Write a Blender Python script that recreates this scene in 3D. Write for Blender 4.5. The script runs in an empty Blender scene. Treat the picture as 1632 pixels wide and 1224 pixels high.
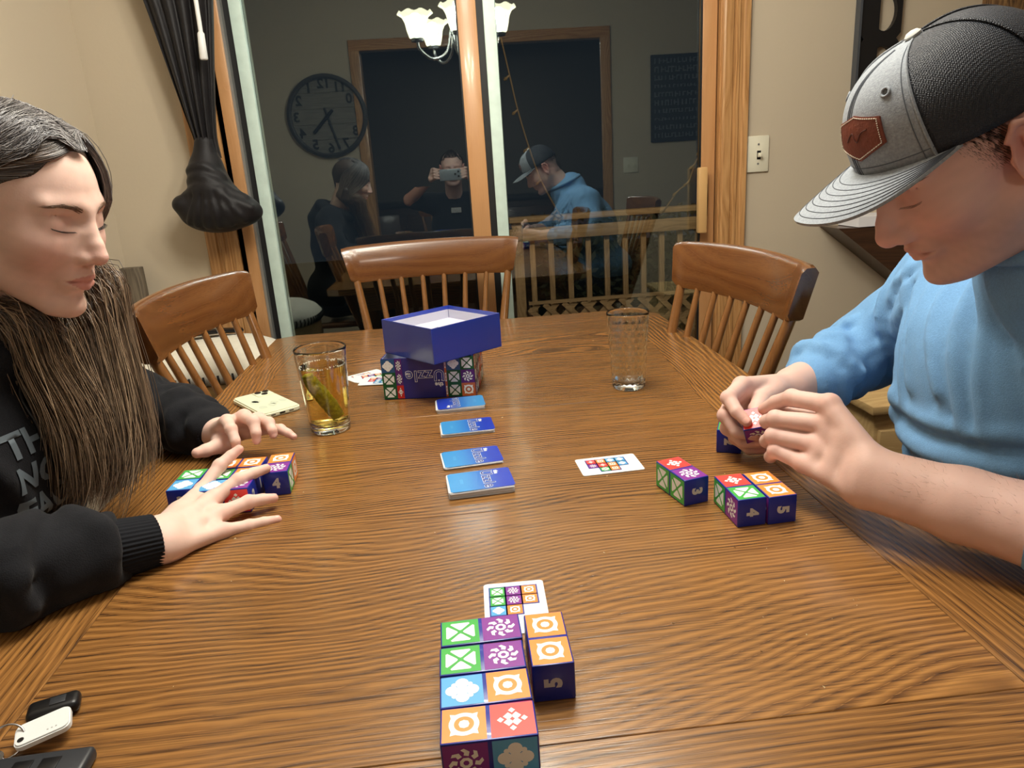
import bpy, bmesh, math, random
import numpy as np
from mathutils import Matrix, Vector, Euler
from mathutils.bvhtree import BVHTree
random.seed(4); rng = np.random.RandomState(4)
sc = bpy.context.scene
COL = sc.collection
# ------------------------------------------------------------------ camera
FPX, PCX, PCY, CAMH, TOP = 1130.0, 816.0, 612.0, 1.18, 0.76
_d = np.array([711-PCX, 277-PCY, FPX]); _d /= np.linalg.norm(_d)
_vx = 244.0; _vy = -(_vx*(711-PCX)+FPX*FPX)/(277-PCY)
_v = np.array([_vx, _vy, FPX]); _v /= np.linalg.norm(_v)
_r = np.cross(_v, _d)
RC = np.array([_r, _d, -_v])          # camera axes (right, down, forward) -> room axes
def ray(px, py):
    w = RC @ np.array([px-PCX, py-PCY, FPX]); return w/np.linalg.norm(w)
def atz(px, py, z):
    w = ray(px, py); return w*((z-CAMH)/w[2])+np.array([0, 0, CAMH])
def aty(px, py, y):
    w = ray(px, py); return w*(y/w[1])+np.array([0, 0, CAMH])
cam = bpy.data.cameras.new('camera'); camo = bpy.data.objects.new('camera', cam); COL.objects.link(camo)
cam.sensor_width = 36.0; cam.lens = FPX/1632*36.0; cam.clip_start = 0.01; cam.clip_end = 200
mw = Matrix.Identity(4)
for i in range(3):
    mw[i][0] = RC[i][0]; mw[i][1] = -RC[i][1]; mw[i][2] = -RC[i][2]
mw[2][3] = CAMH
camo.matrix_world = mw
sc.camera = camo
# ------------------------------------------------------------------ world, lights, exposure
sc.view_settings.view_transform = 'Standard'; sc.view_settings.look = 'None'
sc.view_settings.gamma = 1.0; sc.view_settings.use_curve_mapping = False
sc.view_settings.exposure = 0.40
sc.cycles.use_denoising = True
sc.cycles.max_bounces = 10; sc.cycles.transparent_max_bounces = 16; sc.cycles.transmission_bounces = 10
sc.cycles.glossy_bounces = 5; sc.cycles.diffuse_bounces = 4
sc.cycles.sample_clamp_indirect = 6.0
wd = bpy.data.worlds.new('night'); sc.world = wd; wd.use_nodes = True
wd.node_tree.nodes['Background'].inputs[0].default_value = (0.012, 0.0165, 0.0215, 1)
wd.node_tree.nodes['Background'].inputs[1].default_value = 0.75
BULB_W = 13.0
CH = np.array([0.11, 1.25, 1.83])       # chandelier over the table
def lamp(name, kind, loc, energy, col, **kw):
    l = bpy.data.lights.new(name, kind); l.energy = energy; l.color = col
    for k, v in kw.items(): setattr(l, k, v)
    o = bpy.data.objects.new(name, l); COL.objects.link(o); o.location = loc; return o
# unseen fill lights added over the nook and in the room behind the photographer
l = lamp('nook_fill', 'AREA', (0.1, 1.0, 2.41), 13, (1.0, 0.97, 0.92), shape='DISK', size=0.5)
l = lamp('kitchen_fill', 'AREA', (0.4, -2.0, 2.41), 14, (1.0, 0.9, 0.78), shape='DISK', size=0.5)
railing_fill = lamp('railing_fill_light', 'AREA', (1.0, 2.95, 2.35), 26, (1.0, 0.84, 0.62), shape='DISK', size=0.25)  # unseen lamp added to brighten the deck railing
railing_fill.rotation_euler = (math.radians(35), 0, 0)
# ------------------------------------------------------------------ helpers
WM = {}
def I4(): return Matrix.Identity(4)
def setprops(o, label=None, cat=None, group=None, kind=None):
    if label: o['label'] = label
    if cat: o['category'] = cat
    if group: o['group'] = group
    if kind: o['kind'] = kind
    return o
def thing(name, label, cat, loc=(0, 0, 0), group=None, rz=0.0):
    o = bpy.data.objects.new(name, None); COL.objects.link(o)
    o.empty_display_size = 0.05
    o.location = loc; o.rotation_euler = (0, 0, rz)
    WM[o] = Matrix.LocRotScale(Vector(loc), Euler((0, 0, rz)), None)
    return setprops(o, label, cat, group)
def link(name, me, m=None, parent=None):
    """mesh in room coordinates -> object under parent (if any)"""
    o = bpy.data.objects.new(name, me); COL.objects.link(o)
    if m is not None:
        me.materials.clear()
        for q in (m if isinstance(m, (list, tuple)) else [m]): me.materials.append(q)
    if parent is not None:
        o.parent = parent; o.matrix_parent_inverse = WM.get(parent, I4()).inverted()
    WM[o] = I4()
    return o
def mesh(verts, faces, smooth=False, name='m'):
    me = bpy.data.meshes.new(name)
    if isinstance(verts, np.ndarray): verts = verts.tolist()
    if isinstance(faces, np.ndarray): faces = faces.tolist()
    me.from_pydata(verts, [], faces); me.update()
    if smooth: me.polygons.foreach_set('use_smooth', [True]*len(me.polygons))
    return me
def bm_mesh(bm, smooth=False, ang=None):
    me = bpy.data.meshes.new('m'); bmesh.ops.recalc_face_normals(bm, faces=bm.faces[:]); bm.to_mesh(me); bm.free()
    if smooth:
        me.polygons.foreach_set('use_smooth', [True]*len(me.polygons))
        if ang: me.set_sharp_from_angle(angle=math.radians(ang))
    return me
def xf(loc=(0, 0, 0), rot=(0, 0, 0)):
    return Matrix.LocRotScale(Vector(loc), Euler(rot), None)
def bm_box(bm, c, s, M=None, bev=0.0, seg=2):
    r = bmesh.ops.create_cube(bm, size=1.0)
    vs = r['verts']
    for v in vs: v.co = Vector((v.co.x*s[0]+c[0], v.co.y*s[1]+c[1], v.co.z*s[2]+c[2]))
    if bev > 0:
        es = list({e for v in vs for e in v.link_edges})
        g = bmesh.ops.bevel(bm, geom=es, offset=bev, segments=seg, affect='EDGES', profile=0.5)
        vs = list({v for f in g['faces'] for v in f.verts} | {v for v in vs if v.is_valid})
    if M is not None:
        for v in vs: v.co = M @ v.co
def box(name, c, s, m, parent=None, bev=0.0, M=None, seg=2):
    bm = bmesh.new(); bm_box(bm, c, s, M, bev, seg)
    return link(name, bm_mesh(bm, bev > 0, 40), m, parent)
def catmull(P, n):
    P = [np.array(p, float) for p in P]
    Q = [2*P[0]-P[1]]+P+[2*P[-1]-P[-2]]
    out = []
    for i in range(len(P)-1):
        p0, p1, p2, p3 = Q[i:i+4]
        for k in range(n):
            t = k/n
            out.append(0.5*((2*p1)+(-p0+p2)*t+(2*p0-5*p1+4*p2-p3)*t*t+(-p0+3*p1-3*p2+p3)*t**3))
    out.append(P[-1]); return np.array(out)
def tube_vf(path, rad, ns=12, flat=1.0, up=(0, 0, 1), cap=True, off=0):
    path = np.asarray(path, float); n = len(path)
    if np.isscalar(rad): rad = [rad]*n
    T = np.gradient(path, axis=0); T /= np.linalg.norm(T, axis=1)[:, None]+1e-12
    u = np.array(up, float); vs = []
    for i in range(n):
        a = u-T[i]*(u@T[i])
        if np.linalg.norm(a) < 1e-3: a = np.array([1., 0, 0])-T[i]*T[i][0]
        a /= np.linalg.norm(a); b = np.cross(T[i], a); u = a
        for k in range(ns):
            th = 2*math.pi*k/ns
            vs.append(path[i]+rad[i]*(math.cos(th)*a*flat+math.sin(th)*b))
    fs = [[off+i*ns+k, off+i*ns+(k+1) % ns, off+(i+1)*ns+(k+1) % ns, off+(i+1)*ns+k] for i in range(n-1) for k in range(ns)]
    if cap:
        fs.append([off+k for k in range(ns)][::-1]); fs.append([off+(n-1)*ns+k for k in range(ns)])
    return [list(v) for v in vs], fs
def tube(name, path, rad, m, parent=None, ns=12, flat=1.0, up=(0, 0, 1), cap=True):
    v, f = tube_vf(path, rad, ns, flat, up, cap)
    me = mesh(v, f, True); me.set_sharp_from_angle(angle=math.radians(50))
    return link(name, me, m, parent)
def lathe_me(prof, ns=40, closed=False):
    vs = []; fs = []; n = len(prof)
    for r, z in prof:
        for k in range(ns):
            th = 2*math.pi*k/ns; vs.append((r*math.cos(th), r*math.sin(th), z))
    for i in range(n-1 if not closed else n):
        j = (i+1) % n
        for k in range(ns): fs.append((i*ns+k, i*ns+(k+1) % ns, j*ns+(k+1) % ns, j*ns+k))
    if not closed:
        fs.append(tuple(range(ns))[::-1]); fs.append(tuple((n-1)*ns+k for k in range(ns)))
    me = mesh(vs, fs, True); me.set_sharp_from_angle(angle=math.radians(45)); return me
def moved(me, M): me.transform(M); return me
def poly_me(pts, z=0.0, th=0.0):
    """flat polygon(s): list of 2-D outlines -> faces at height z (thickness th downwards)"""
    vs = []; fs = []
    for P in pts:
        o = len(vs); n = len(P)
        vs += [(p[0], p[1], z) for p in P]; fs.append(tuple(range(o, o+n)))
        if th > 0:
            vs += [(p[0], p[1], z-th) for p in P]
            fs.append(tuple(range(o+n, o+2*n))[::-1])
            for i in range(n): fs.append((o+i, o+n+i, o+n+(i+1) % n, o+(i+1) % n))
    me = mesh(vs, fs); bm = bmesh.new(); bm.from_mesh(me); 
    bmesh.ops.triangulate(bm, faces=[f for f in bm.faces if len(f.verts) > 4]); bm.to_mesh(me); bm.free(); return me
def ring_pts(r, n, cx=0, cy=0, a0=0): return [(cx+r*math.cos(a0+2*math.pi*k/n), cy+r*math.sin(a0+2*math.pi*k/n)) for k in range(n)]
_TXT = {}
def text_me(s, size, off=0.0, ext=0.0, spacing=1.0, line=1.0, align='CENTER'):
    c = bpy.data.curves.new('t', 'FONT'); c.body = s; c.size = size; c.offset = off; c.extrude = ext
    c.align_x = align; c.align_y = 'CENTER'; c.space_character = spacing; c.space_line = line; c.resolution_u = 3
    o = bpy.data.objects.new('t', c); COL.objects.link(o)
    dg = bpy.context.evaluated_depsgraph_get(); me = bpy.data.meshes.new_from_object(o.evaluated_get(dg))
    bpy.data.objects.remove(o); me.materials.clear(); return me
def dup(root, loc, rz, label=None, group=None, M=None):
    r = root.copy(); COL.objects.link(r); r.location = loc; r.rotation_euler = (0, 0, rz)
    if M is not None: r.matrix_world = M
    if label: r['label'] = label
    if group: r['group'] = group
    for ch in list(root.children):
        c = ch.copy(); COL.objects.link(c); c.parent = r
        for g in ch.children:
            d = g.copy(); COL.objects.link(d); d.parent = c
    return r
# ------------------------------------------------------------------ materials
def s2l(c): return tuple(((x/255)/12.92 if x/255 <= 0.04045 else ((x/255+0.055)/1.055)**2.4) for x in c)
MT = {}
def mat(name, rgb=(128, 128, 128), rough=0.5, metal=0.0, spec=0.5, noise=0.0, nscale=20.0, bump=0.0, bscale=200.0, sheen=0.0, coat=0.0, trans=0.0, ior=1.45, sss=0.0, emit=None, estr=0.0, stretch=(1, 1, 1), attr=None):
    if name in MT: return MT[name]
    m = bpy.data.materials.new(name); m.use_nodes = True; nt = m.node_tree; N = nt.nodes; L = nt.links
    b = N['Principled BSDF']; col = s2l(rgb)
    b.inputs['Base Color'].default_value = (*col, 1); b.inputs['Roughness'].default_value = rough
    b.inputs['Metallic'].default_value = metal; b.inputs['Specular IOR Level'].default_value = spec
    b.inputs['Sheen Weight'].default_value = sheen; b.inputs['Coat Weight'].default_value = coat
    b.inputs['Coat Roughness'].default_value = 0.08
    b.inputs['Transmission Weight'].default_value = trans; b.inputs['IOR'].default_value = ior
    if sss > 0:
        b.inputs['Subsurface Weight'].default_value = sss; b.inputs['Subsurface Radius'].default_value = (1.0, 0.35, 0.2)
        b.inputs['Subsurface Scale'].default_value = 0.006
    if emit: b.inputs['Emission Color'].default_value = (*s2l(emit), 1); b.inputs['Emission Strength'].default_value = estr
    tc = N.new('ShaderNodeTexCoord'); mp = N.new('ShaderNodeMapping'); L.new(tc.outputs['Object'], mp.inputs[0]); mp.inputs['Scale'].default_value = stretch
    src = None
    if attr:
        a = N.new('ShaderNodeAttribute'); a.attribute_name = attr; src = a.outputs['Color']
        L.new(src, b.inputs['Base Color'])
    if noise > 0:
        n = N.new('ShaderNodeTexNoise'); n.inputs['Scale'].default_value = nscale; n.inputs['Detail'].default_value = 5
        L.new(mp.outputs[0], n.inputs['Vector'])
        mr = N.new('ShaderNodeMapRange'); L.new(n.outputs['Fac'], mr.inputs[0]); mr.inputs[1].default_value = 0.3; mr.inputs[2].default_value = 0.7
        mr.inputs[3].default_value = 1-noise; mr.inputs[4].default_value = 1+noise
        mx = N.new('ShaderNodeMix'); mx.data_type = 'RGBA'; mx.blend_type = 'MULTIPLY'; mx.inputs['Factor'].default_value = 1.0
        if src is not None: L.new(src, mx.inputs[6])
        else: mx.inputs[6].default_value = (*col, 1)
        L.new(mr.outputs[0], mx.inputs[7]); L.new(mx.outputs[2], b.inputs['Base Color'])
    if bump > 0:
        n2 = N.new('ShaderNodeTexNoise'); n2.inputs['Scale'].default_value = bscale; n2.inputs['Detail'].default_value = 3
        L.new(mp.outputs[0], n2.inputs['Vector'])
        bp = N.new('ShaderNodeBump'); bp.inputs['Strength'].default_value = bump; bp.inputs['Distance'].default_value = 0.002
        L.new(n2.outputs['Fac'], bp.inputs['Height']); L.new(bp.outputs[0], b.inputs['Normal'])
    MT[name] = m; return m
def wood(name, c0, c1, c2, axis='x', gs=55.0, warp=1.6, rough=0.3, coat=0.3, pores=0.6, seed=0.0, wl=2.2, across=14.0):
    """straight/cathedral grain along an axis: bands of a stretched, warped field, with fine pores"""
    m = bpy.data.materials.new(name); m.use_nodes = True; nt = m.node_tree; N = nt.nodes; L = nt.links
    b = N['Principled BSDF']; b.inputs['Roughness'].default_value = rough; b.inputs['Coat Weight'].default_value = coat; b.inputs['Coat Roughness'].default_value = 0.12
    tc = N.new('ShaderNodeTexCoord'); mp = N.new('ShaderNodeMapping'); L.new(tc.outputs['Object'], mp.inputs[0])
    mp.inputs['Location'].default_value = (seed, seed*1.7, seed*0.6)
    rot = {'x': (0, 0, 0), 'y': (0, 0, -math.pi/2), 'z': (0, math.pi/2, 0)}[axis]; mp.inputs['Rotation'].default_value = rot
    def sc_map(s):
        q = N.new('ShaderNodeMapping'); L.new(mp.outputs[0], q.inputs[0]); q.inputs['Scale'].default_value = s; return q
    def noise(s, scale, det=3, rgh=0.5):
        q = sc_map(s); n = N.new('ShaderNodeTexNoise'); n.inputs['Scale'].default_value = scale; n.inputs['Detail'].default_value = det; n.inputs['Roughness'].default_value = rgh
        L.new(q.outputs[0], n.inputs['Vector']); return n
    def math_(op, a, bb):
        q = N.new('ShaderNodeMath'); q.operation = op
        for i, x in enumerate((a, bb)):
            if x is None: continue
            if isinstance(x, (int, float)): q.inputs[i].default_value = x
            else: L.new(x, q.inputs[i])
        return q.outputs[0]
    sep = N.new('ShaderNodeSeparateXYZ'); L.new(mp.outputs[0], sep.inputs[0])
    w1 = noise((wl*0.55, across*0.5, across*0.5), 1.0, 2)
    w2 = noise((wl*5, across*3.2, across*3), 1.0, 4)
    ph = math_('ADD', math_('MULTIPLY', sep.outputs[1], gs), math_('MULTIPLY', sep.outputs[2], gs*0.8))
    ph = math_('ADD', ph, math_('MULTIPLY', w1.outputs['Fac'], warp*14))
    ph = math_('ADD', ph, math_('MULTIPLY', w2.outputs['Fac'], warp*0.55))
    fr = math_('FRACT', math_('ABSOLUTE', ph, None), None)
    ramp = N.new('ShaderNodeValToRGB'); L.new(fr, ramp.inputs[0])
    e = ramp.color_ramp.elements
    e[0].position = 0.0; e[0].color = (*s2l(c1), 1); e[1].position = 1.0; e[1].color = (*s2l(c0), 1)
    a = e.new(0.42); a.color = (*s2l(c0), 1); a = e.new(0.74); a.color = (*s2l([(x*0.55+y*0.45) for x, y in zip(c0, c1)]), 1); a = e.new(0.93); a.color = (*s2l(c1), 1)
    pn = noise((9, 420, 420), 1.0, 2, 0.7)
    pr_ = N.new('ShaderNodeMapRange'); L.new(pn.outputs['Fac'], pr_.inputs[0]); pr_.inputs[1].default_value = 0.46; pr_.inputs[2].default_value = 0.62
    pr_.inputs[3].default_value = 0.0; pr_.inputs[4].default_value = pores
    # pores gather in the dark bands
    dk = N.new('ShaderNodeMapRange'); L.new(fr, dk.inputs[0]); dk.inputs[1].default_value = 0.3; dk.inputs[2].default_value = 0.9; dk.inputs[3].default_value = 0.35; dk.inputs[4].default_value = 1.0
    an_ = noise((1.2, across*1.6, across*1.6), 1.0, 3)
    am = N.new('ShaderNodeMapRange'); L.new(an_.outputs['Fac'], am.inputs[0]); am.inputs[1].default_value = 0.35; am.inputs[2].default_value = 0.62; am.inputs[3].default_value = 0.5; am.inputs[4].default_value = 1.0
    mxa = N.new('ShaderNodeMix'); mxa.data_type = 'RGBA'; L.new(am.outputs[0], mxa.inputs['Factor']); mxa.inputs[6].default_value = (*s2l([x*0.8+y*0.2 for x, y in zip(c0, c1)]), 1); L.new(ramp.outputs[0], mxa.inputs[7])
    pf = math_('MULTIPLY', pr_.outputs[0], dk.outputs[0])
    mx = N.new('ShaderNodeMix'); mx.data_type = 'RGBA'; L.new(pf, mx.inputs['Factor']); L.new(mxa.outputs[2], mx.inputs[6]); mx.inputs[7].default_value = (*s2l(c2), 1)
    bn = noise((0.8, 3, 3), 1.0, 3)
    br = N.new('ShaderNodeMapRange'); L.new(bn.outputs['Fac'], br.inputs[0]); br.inputs[1].default_value = 0.25; br.inputs[2].default_value = 0.75; br.inputs[3].default_value = 0.82; br.inputs[4].default_value = 1.16
    m2 = N.new('ShaderNodeMix'); m2.data_type = 'RGBA'; m2.blend_type = 'MULTIPLY'; m2.inputs['Factor'].default_value = 1; L.new(mx.outputs[2], m2.inputs[6]); L.new(br.outputs[0], m2.inputs[7])
    L.new(m2.outputs[2], b.inputs['Base Color'])
    bp = N.new('ShaderNodeBump'); bp.inputs['Strength'].default_value = 0.25; bp.inputs['Distance'].default_value = 0.0006; bp.invert = True
    L.new(pf, bp.inputs['Height']); L.new(bp.outputs[0], b.inputs['Normal'])
    MT[name] = m; return m
def pane_mat(name, tint, refl, k):
    """flat glazing: clear with a Fresnel mirror coat"""
    m = bpy.data.materials.new(name); m.use_nodes = True; nt = m.node_tree; N = nt.nodes; L = nt.links
    N.remove(N['Principled BSDF']); out = N['Material Output']
    t = N.new('ShaderNodeBsdfTransparent'); t.inputs[0].default_value = (*tint, 1)
    g = N.new('ShaderNodeBsdfGlossy'); g.inputs['Roughness'].default_value = 0.0; g.inputs['Color'].default_value = (*refl, 1)
    f = N.new('ShaderNodeFresnel'); f.inputs['IOR'].default_value = 1.5
    q = N.new('ShaderNodeMath'); q.operation = 'MULTIPLY'; q.use_clamp = True; L.new(f.outputs[0], q.inputs[0]); q.inputs[1].default_value = k
    x = N.new('ShaderNodeMixShader'); L.new(q.outputs[0], x.inputs[0]); L.new(t.outputs[0], x.inputs[1]); L.new(g.outputs[0], x.inputs[2]); L.new(x.outputs[0], out.inputs[0])
    MT[name] = m; return m
M_WALL = mat('wall_paint', (193, 180, 158), 0.75, spec=0.25, bump=0.12, bscale=90)
M_CEIL = mat('ceiling_paint', (226, 224, 218), 0.85, spec=0.2, bump=0.3, bscale=60)
M_TRIMW = wood('honey_oak_trim', (196, 150, 98), (160, 114, 66), (120, 76, 38), 'z', gs=70, warp=0.8, rough=0.35, coat=0.3, pores=0.45)
M_TRIMX = wood('honey_oak_trim_across', (200, 148, 88), (165, 110, 58), (120, 76, 38), 'x', gs=70, warp=0.8, rough=0.35, coat=0.3, pores=0.45)
M_STILE = wood('plain_door_wood', (192, 144, 96), (184, 134, 86), (160, 112, 68), 'z', gs=30, warp=0.6, rough=0.38, coat=0.2, pores=0.2)
M_CHAIR = wood('chair_wood', (122, 78, 40), (104, 62, 30), (70, 40, 20), 'y', gs=26, warp=0.55, rough=0.25, coat=0.5, pores=0.3, across=10)
M_CHAIRZ = wood('chair_spindle_wood', (142, 96, 52), (122, 80, 40), (86, 52, 26), 'z', gs=40, warp=0.5, rough=0.25, coat=0.5, pores=0.3)
OAK = ((168, 119, 63), (94, 60, 30), (58, 36, 20))
M_OAKX = wood('table_oak_across', *OAK, 'x', gs=140, warp=2.6, rough=0.26, coat=0.35, pores=0.85, seed=3.1, wl=1.5, across=5.0)
M_OAKX2 = wood('table_oak_leaf', *OAK, 'x', gs=105, warp=3.6, rough=0.26, coat=0.35, pores=0.85, seed=7.7, wl=1.6, across=5.0)
M_OAKY = wood('table_oak_lengthwise', *OAK, 'y', gs=140, warp=2.2, rough=0.26, coat=0.35, pores=0.85, seed=1.3, wl=1.5, across=5.0)
M_DARKWOOD = wood('dark_wood', (74, 46, 28), (50, 30, 18), (30, 18, 10), 'x', gs=50, warp=0.8, rough=0.4)
M_FLOORW = wood('floor_wood', (120, 84, 52), (92, 60, 36), (60, 38, 22), 'y', gs=40, warp=1.0, rough=0.35)
M_DECKW = wood('weathered_deck_wood', (172, 142, 104), (140, 112, 78), (100, 78, 54), 'x', gs=40, warp=0.8, rough=0.7, coat=0.0)
M_DECKZ = wood('weathered_baluster_wood', (172, 142, 104), (140, 112, 78), (100, 78, 54), 'z', gs=40, warp=0.8, rough=0.7, coat=0.0)
M_RUSTIC = wood('rustic_sawn_wood', (150, 116, 74), (96, 66, 38), (44, 28, 16), 'z', gs=60, warp=2.0, rough=0.8, coat=0.0, pores=0.9)
M_BLACK = mat('black_satin', (22, 22, 24), 0.4)
M_BLACKP = mat('black_plastic', (16, 16, 18), 0.35)
M_GASKET = mat('black_gasket', (14, 15, 16), 0.6)
M_MINT = mat('pale_green_vinyl', (196, 216, 206), 0.5, noise=0.06, nscale=30)
M_ALU = mat('grey_aluminium', (150, 152, 150), 0.4, 0.6)
M_IVORY = mat('ivory_plastic', (226, 222, 200), 0.4)
M_WHITE = mat('white_plastic', (228, 230, 228), 0.35)
M_STEEL = mat('bright_steel', (190, 190, 192), 0.22, 1.0)
M_GLASSPANE = pane_mat('door_glass', (0.86, 0.90, 0.90), (0.85, 0.97, 1.0), 3.3)
# ------------------------------------------------------------------ room shell
def struct(name, c, s, m, bev=0.0, M=None, parent=None):
    o = box(name, c, s, m, parent, bev, M)
    if parent is None: o['kind'] = 'structure'
    return o
GY = 2.5
struct('floor', (0.3, 0.75, -0.05), (7.2, 8.2, 0.1), M_FLOORW)
struct('ceiling', (0.3, 0.0, 2.49), (7.2, 9.0, 0.1), M_CEIL)
# window wall: piers either side of the sliding door and the head above it
struct('wall_front', ((-1.6-0.70)/2-0.15, 2.51, 1.22), (1.25, 0.18, 2.44), M_WALL)
struct('wall_front_right', ((0.945+3.3)/2, 2.51, 1.22), (2.355, 0.18, 2.44), M_WALL)
struct('wall_front_header', (0.14, 2.51, 2.25), (1.62, 0.18, 0.38), M_WALL)
a = math.atan2(0.62, 3.2)
bm = bmesh.new(); bm_box(bm, (0, 0, 1.22), (0.12, 3.8, 2.44), Matrix.Translation((-1.435, 0.80, 0)) @ Matrix.Rotation(-a, 4, 'Z'))
o = link('wall_left', bm_mesh(bm), M_WALL); o['kind'] = 'structure'
struct('corner_bright_line', (-1.072, 2.414, 1.22), (0.006, 0.012, 2.44), mat('painted_bright_line', (214, 204, 182), 0.7), 0.002)  # added pale strip: the bright line along the corner put into colour
struct('wall_right', (3.3, 0.9, 1.22), (0.12, 3.4, 2.44), M_WALL)
struct('wall_back', (-1.25, -0.81, 1.22), (1.36, 0.12, 2.44), M_WALL)
struct('wall_back_right', (2.25, -0.81, 1.22), (2.0, 0.12, 2.44), M_WALL)
struct('wall_back_header', (0.34, -0.81, 2.26), (1.82, 0.12, 0.36), M_WALL)
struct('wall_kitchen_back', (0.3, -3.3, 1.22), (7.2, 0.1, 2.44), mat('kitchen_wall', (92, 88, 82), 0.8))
struct('wall_kitchen_left', (-2.2, -2.05, 1.22), (0.1, 2.4, 2.44), M_WALL)
struct('wall_kitchen_right', (3.3, -2.05, 1.22), (0.1, 2.4, 2.44), M_WALL)
for n, c, s in (('left', (-0.59, -0.735, 1.07), (0.075, 0.02, 2.14)), ('right', (1.245, -0.735, 1.07), (0.075, 0.02, 2.14))):
    struct('trim_opening_'+n, c, s, M_TRIMW, 0.004)
struct('trim_opening_head', (0.3275, -0.735, 2.105), (1.91, 0.022, 0.075), M_TRIMX, 0.004)
struct('trim_opening_jamb', (-0.56, -0.81, 1.03), (0.014, 0.13, 2.06), M_TRIMW)
struct('trim_opening_jamb_right', (1.243, -0.81, 1.03), (0.014, 0.13, 2.06), M_TRIMW)
struct('baseboard_front', (2.1, 2.413, 0.05), (2.2, 0.014, 0.1), M_TRIMX, 0.003)
struct('baseboard_front_left', (-0.93, 2.413, 0.05), (0.26, 0.014, 0.1), M_TRIMX, 0.003)
# ------------------------------------------------------------------ sliding glass door
def casing(name, x0, x1):
    # moulded casing: flat with raised beads
    prof = [(0, 0), (0, -.016), (.006, -.02), (.03, -.02), (.034, -.015), (.040, -.015), (.044, -.021), (.052, -.021), (.056, -.016), (.066, -.016), (.072, -.022), (.086, -.022), (.092, -.012), (.092, 0)]
    k = (x1-x0)/.092; P = [(x0+p[0]*k, 2.42+p[1]) for p in prof]
    me = poly_me([[(p[0], p[1]) for p in P]], z=2.12, th=2.12)
    o = link(name, me, M_TRIMW); o['kind'] = 'structure'; return o
casing('trim_casing_left', -0.79, -0.69)
casing('trim_casing_right', 0.915, 1.005)
struct('trim_casing_top', (0.107, 2.41, 2.10), (1.80, 0.022, 0.09), M_TRIMX, 0.003)
struct('trim_jamb_left', (-0.666, 2.50, 1.03), (0.052, 0.16, 2.06), M_STILE, 0.002)
struct('trim_track_left', (-0.636, 2.50, 1.03), (0.008, 0.14, 2.06), M_ALU)
struct('trim_jamb_right', (0.925, 2.50, 1.03), (0.03, 0.16, 2.06), M_TRIMW)
struct('trim_jamb_head', (0.135, 2.50, 2.06), (1.6, 0.16, 0.02), M_STILE)
struct('trim_door_sill', (0.135, 2.50, 0.02), (1.6, 0.2, 0.04), M_ALU)
def door_panel(name, x0, x1, yc, wl, wr, n):
    d = thing(name, None, None, ((x0+x1)/2, yc, 0.04)); d['kind'] = 'structure'
    if wl > 0.01: box('stile', (x0+wl/2, yc, 1.05), (wl, 0.036, 2.0), M_STILE, d, 0.002)
    box('stile', (x1-wr/2, yc, 1.05), (wr, 0.036, 2.0), M_STILE, d, 0.002)
    box('bottom_rail', ((x0+x1)/2+(wl-wr)/2, yc, 0.10), (x1-x0-wl-wr, 0.036, 0.12), M_STILE, d)
    box('top_rail', ((x0+x1)/2+(wl-wr)/2, yc, 2.01), (x1-x0-wl-wr, 0.036, 0.08), M_STILE, d)
    box('glass_pane', ((x0+x1)/2+(wl-wr)/2, yc, 1.06), (x1-x0-wl-wr, 0.005, 1.84), M_GLASSPANE, d)
    g = .008
    for x in ((x1-wr,) if wl < .01 else (x0+wl, x1-wr)):
        box('gasket', (x, yc-0.013, 1.06), (g, 0.008, 1.84), M_GASKET, d)
    return d
dl = door_panel('door_1', -0.578, 0.136, 2.475, 0.001, 0.060, 1)
dr = door_panel('door_2', 0.196, 0.905, 2.455, 0.001, 0.048, 2)
# the outer pale vinyl frames, set outside the panes
struct('trim_vinyl_left', (-0.5965, 2.485, 1.05), (0.036, 0.06, 2.1), M_MINT, 0.002)
struct('trim_vinyl_middle', (0.1770, 2.485, 1.05), (0.038, 0.06, 2.1), M_MINT, 0.002)
struct('trim_gasket_left', (-0.6235, 2.50, 1.03), (0.018, 0.08, 2.06), M_GASKET)
struct('trim_gasket_middle', (0.147, 2.50, 1.03), (0.022, 0.08, 2.06), M_GASKET)
struct('trim_outer_frame_right', (0.958, 2.60, 1.05), (0.03, 0.10, 2.1), M_MINT, 0.002)
h = box('door_handle', (0.851, 2.405, 1.04), (0.030, 0.026, 0.215), mat('handle_wood', (206, 164, 108), 0.4), dr, 0.004)
bm = bmesh.new()
pts = [(0.868, 0.945), (0.874, 0.952), (0.882, 0.99), (0.884, 1.04), (0.882, 1.09), (0.874, 1.128), (0.868, 1.135)]
me = poly_me([[(p[0], p[1]) for p in pts]], z=0.0, th=0.006); me.transform(Matrix.Translation((0, 2.437, 0)) @ Matrix.Rotation(math.pi/2, 4, 'X'))
link('finger_pull', me, M_BLACKP, dr)
# ------------------------------------------------------------------ outside: deck railing, lattice, string lights
struct('deck_floor', (0.5, 4.3, -0.30), (5.0, 3.4, 0.06), M_DECKW)
rl = thing('deck_railing', 'weathered wooden deck railing with square balusters outside the right pane', 'railing', (0.45, 5.0, -0.27))
YR = 5.0
box('post', (0.33, YR-0.3, 1.05), (0.085, 0.085, 2.64), M_DECKZ, rl, 0.004)
box('post', (1.86, YR-0.14, 1.05), (0.085, 0.085, 2.64), M_DECKZ, rl, 0.004)
box('post', (0.455, YR, 0.28), (0.07, 0.07, 1.10), M_DECKZ, rl, 0.004)
box('top_rail', (1.45, YR, 0.845), (2.10, 0.13, 0.036), M_DECKW, rl, 0.004)
box('under_rail', (1.45, YR-0.02, 0.742), (2.10, 0.04, 0.085), M_DECKW, rl, 0.004)
box('bottom_rail', (1.45, YR-0.02, 0.10), (2.10, 0.04, 0.09), M_DECKW, rl, 0.004)
nb = 14
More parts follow.
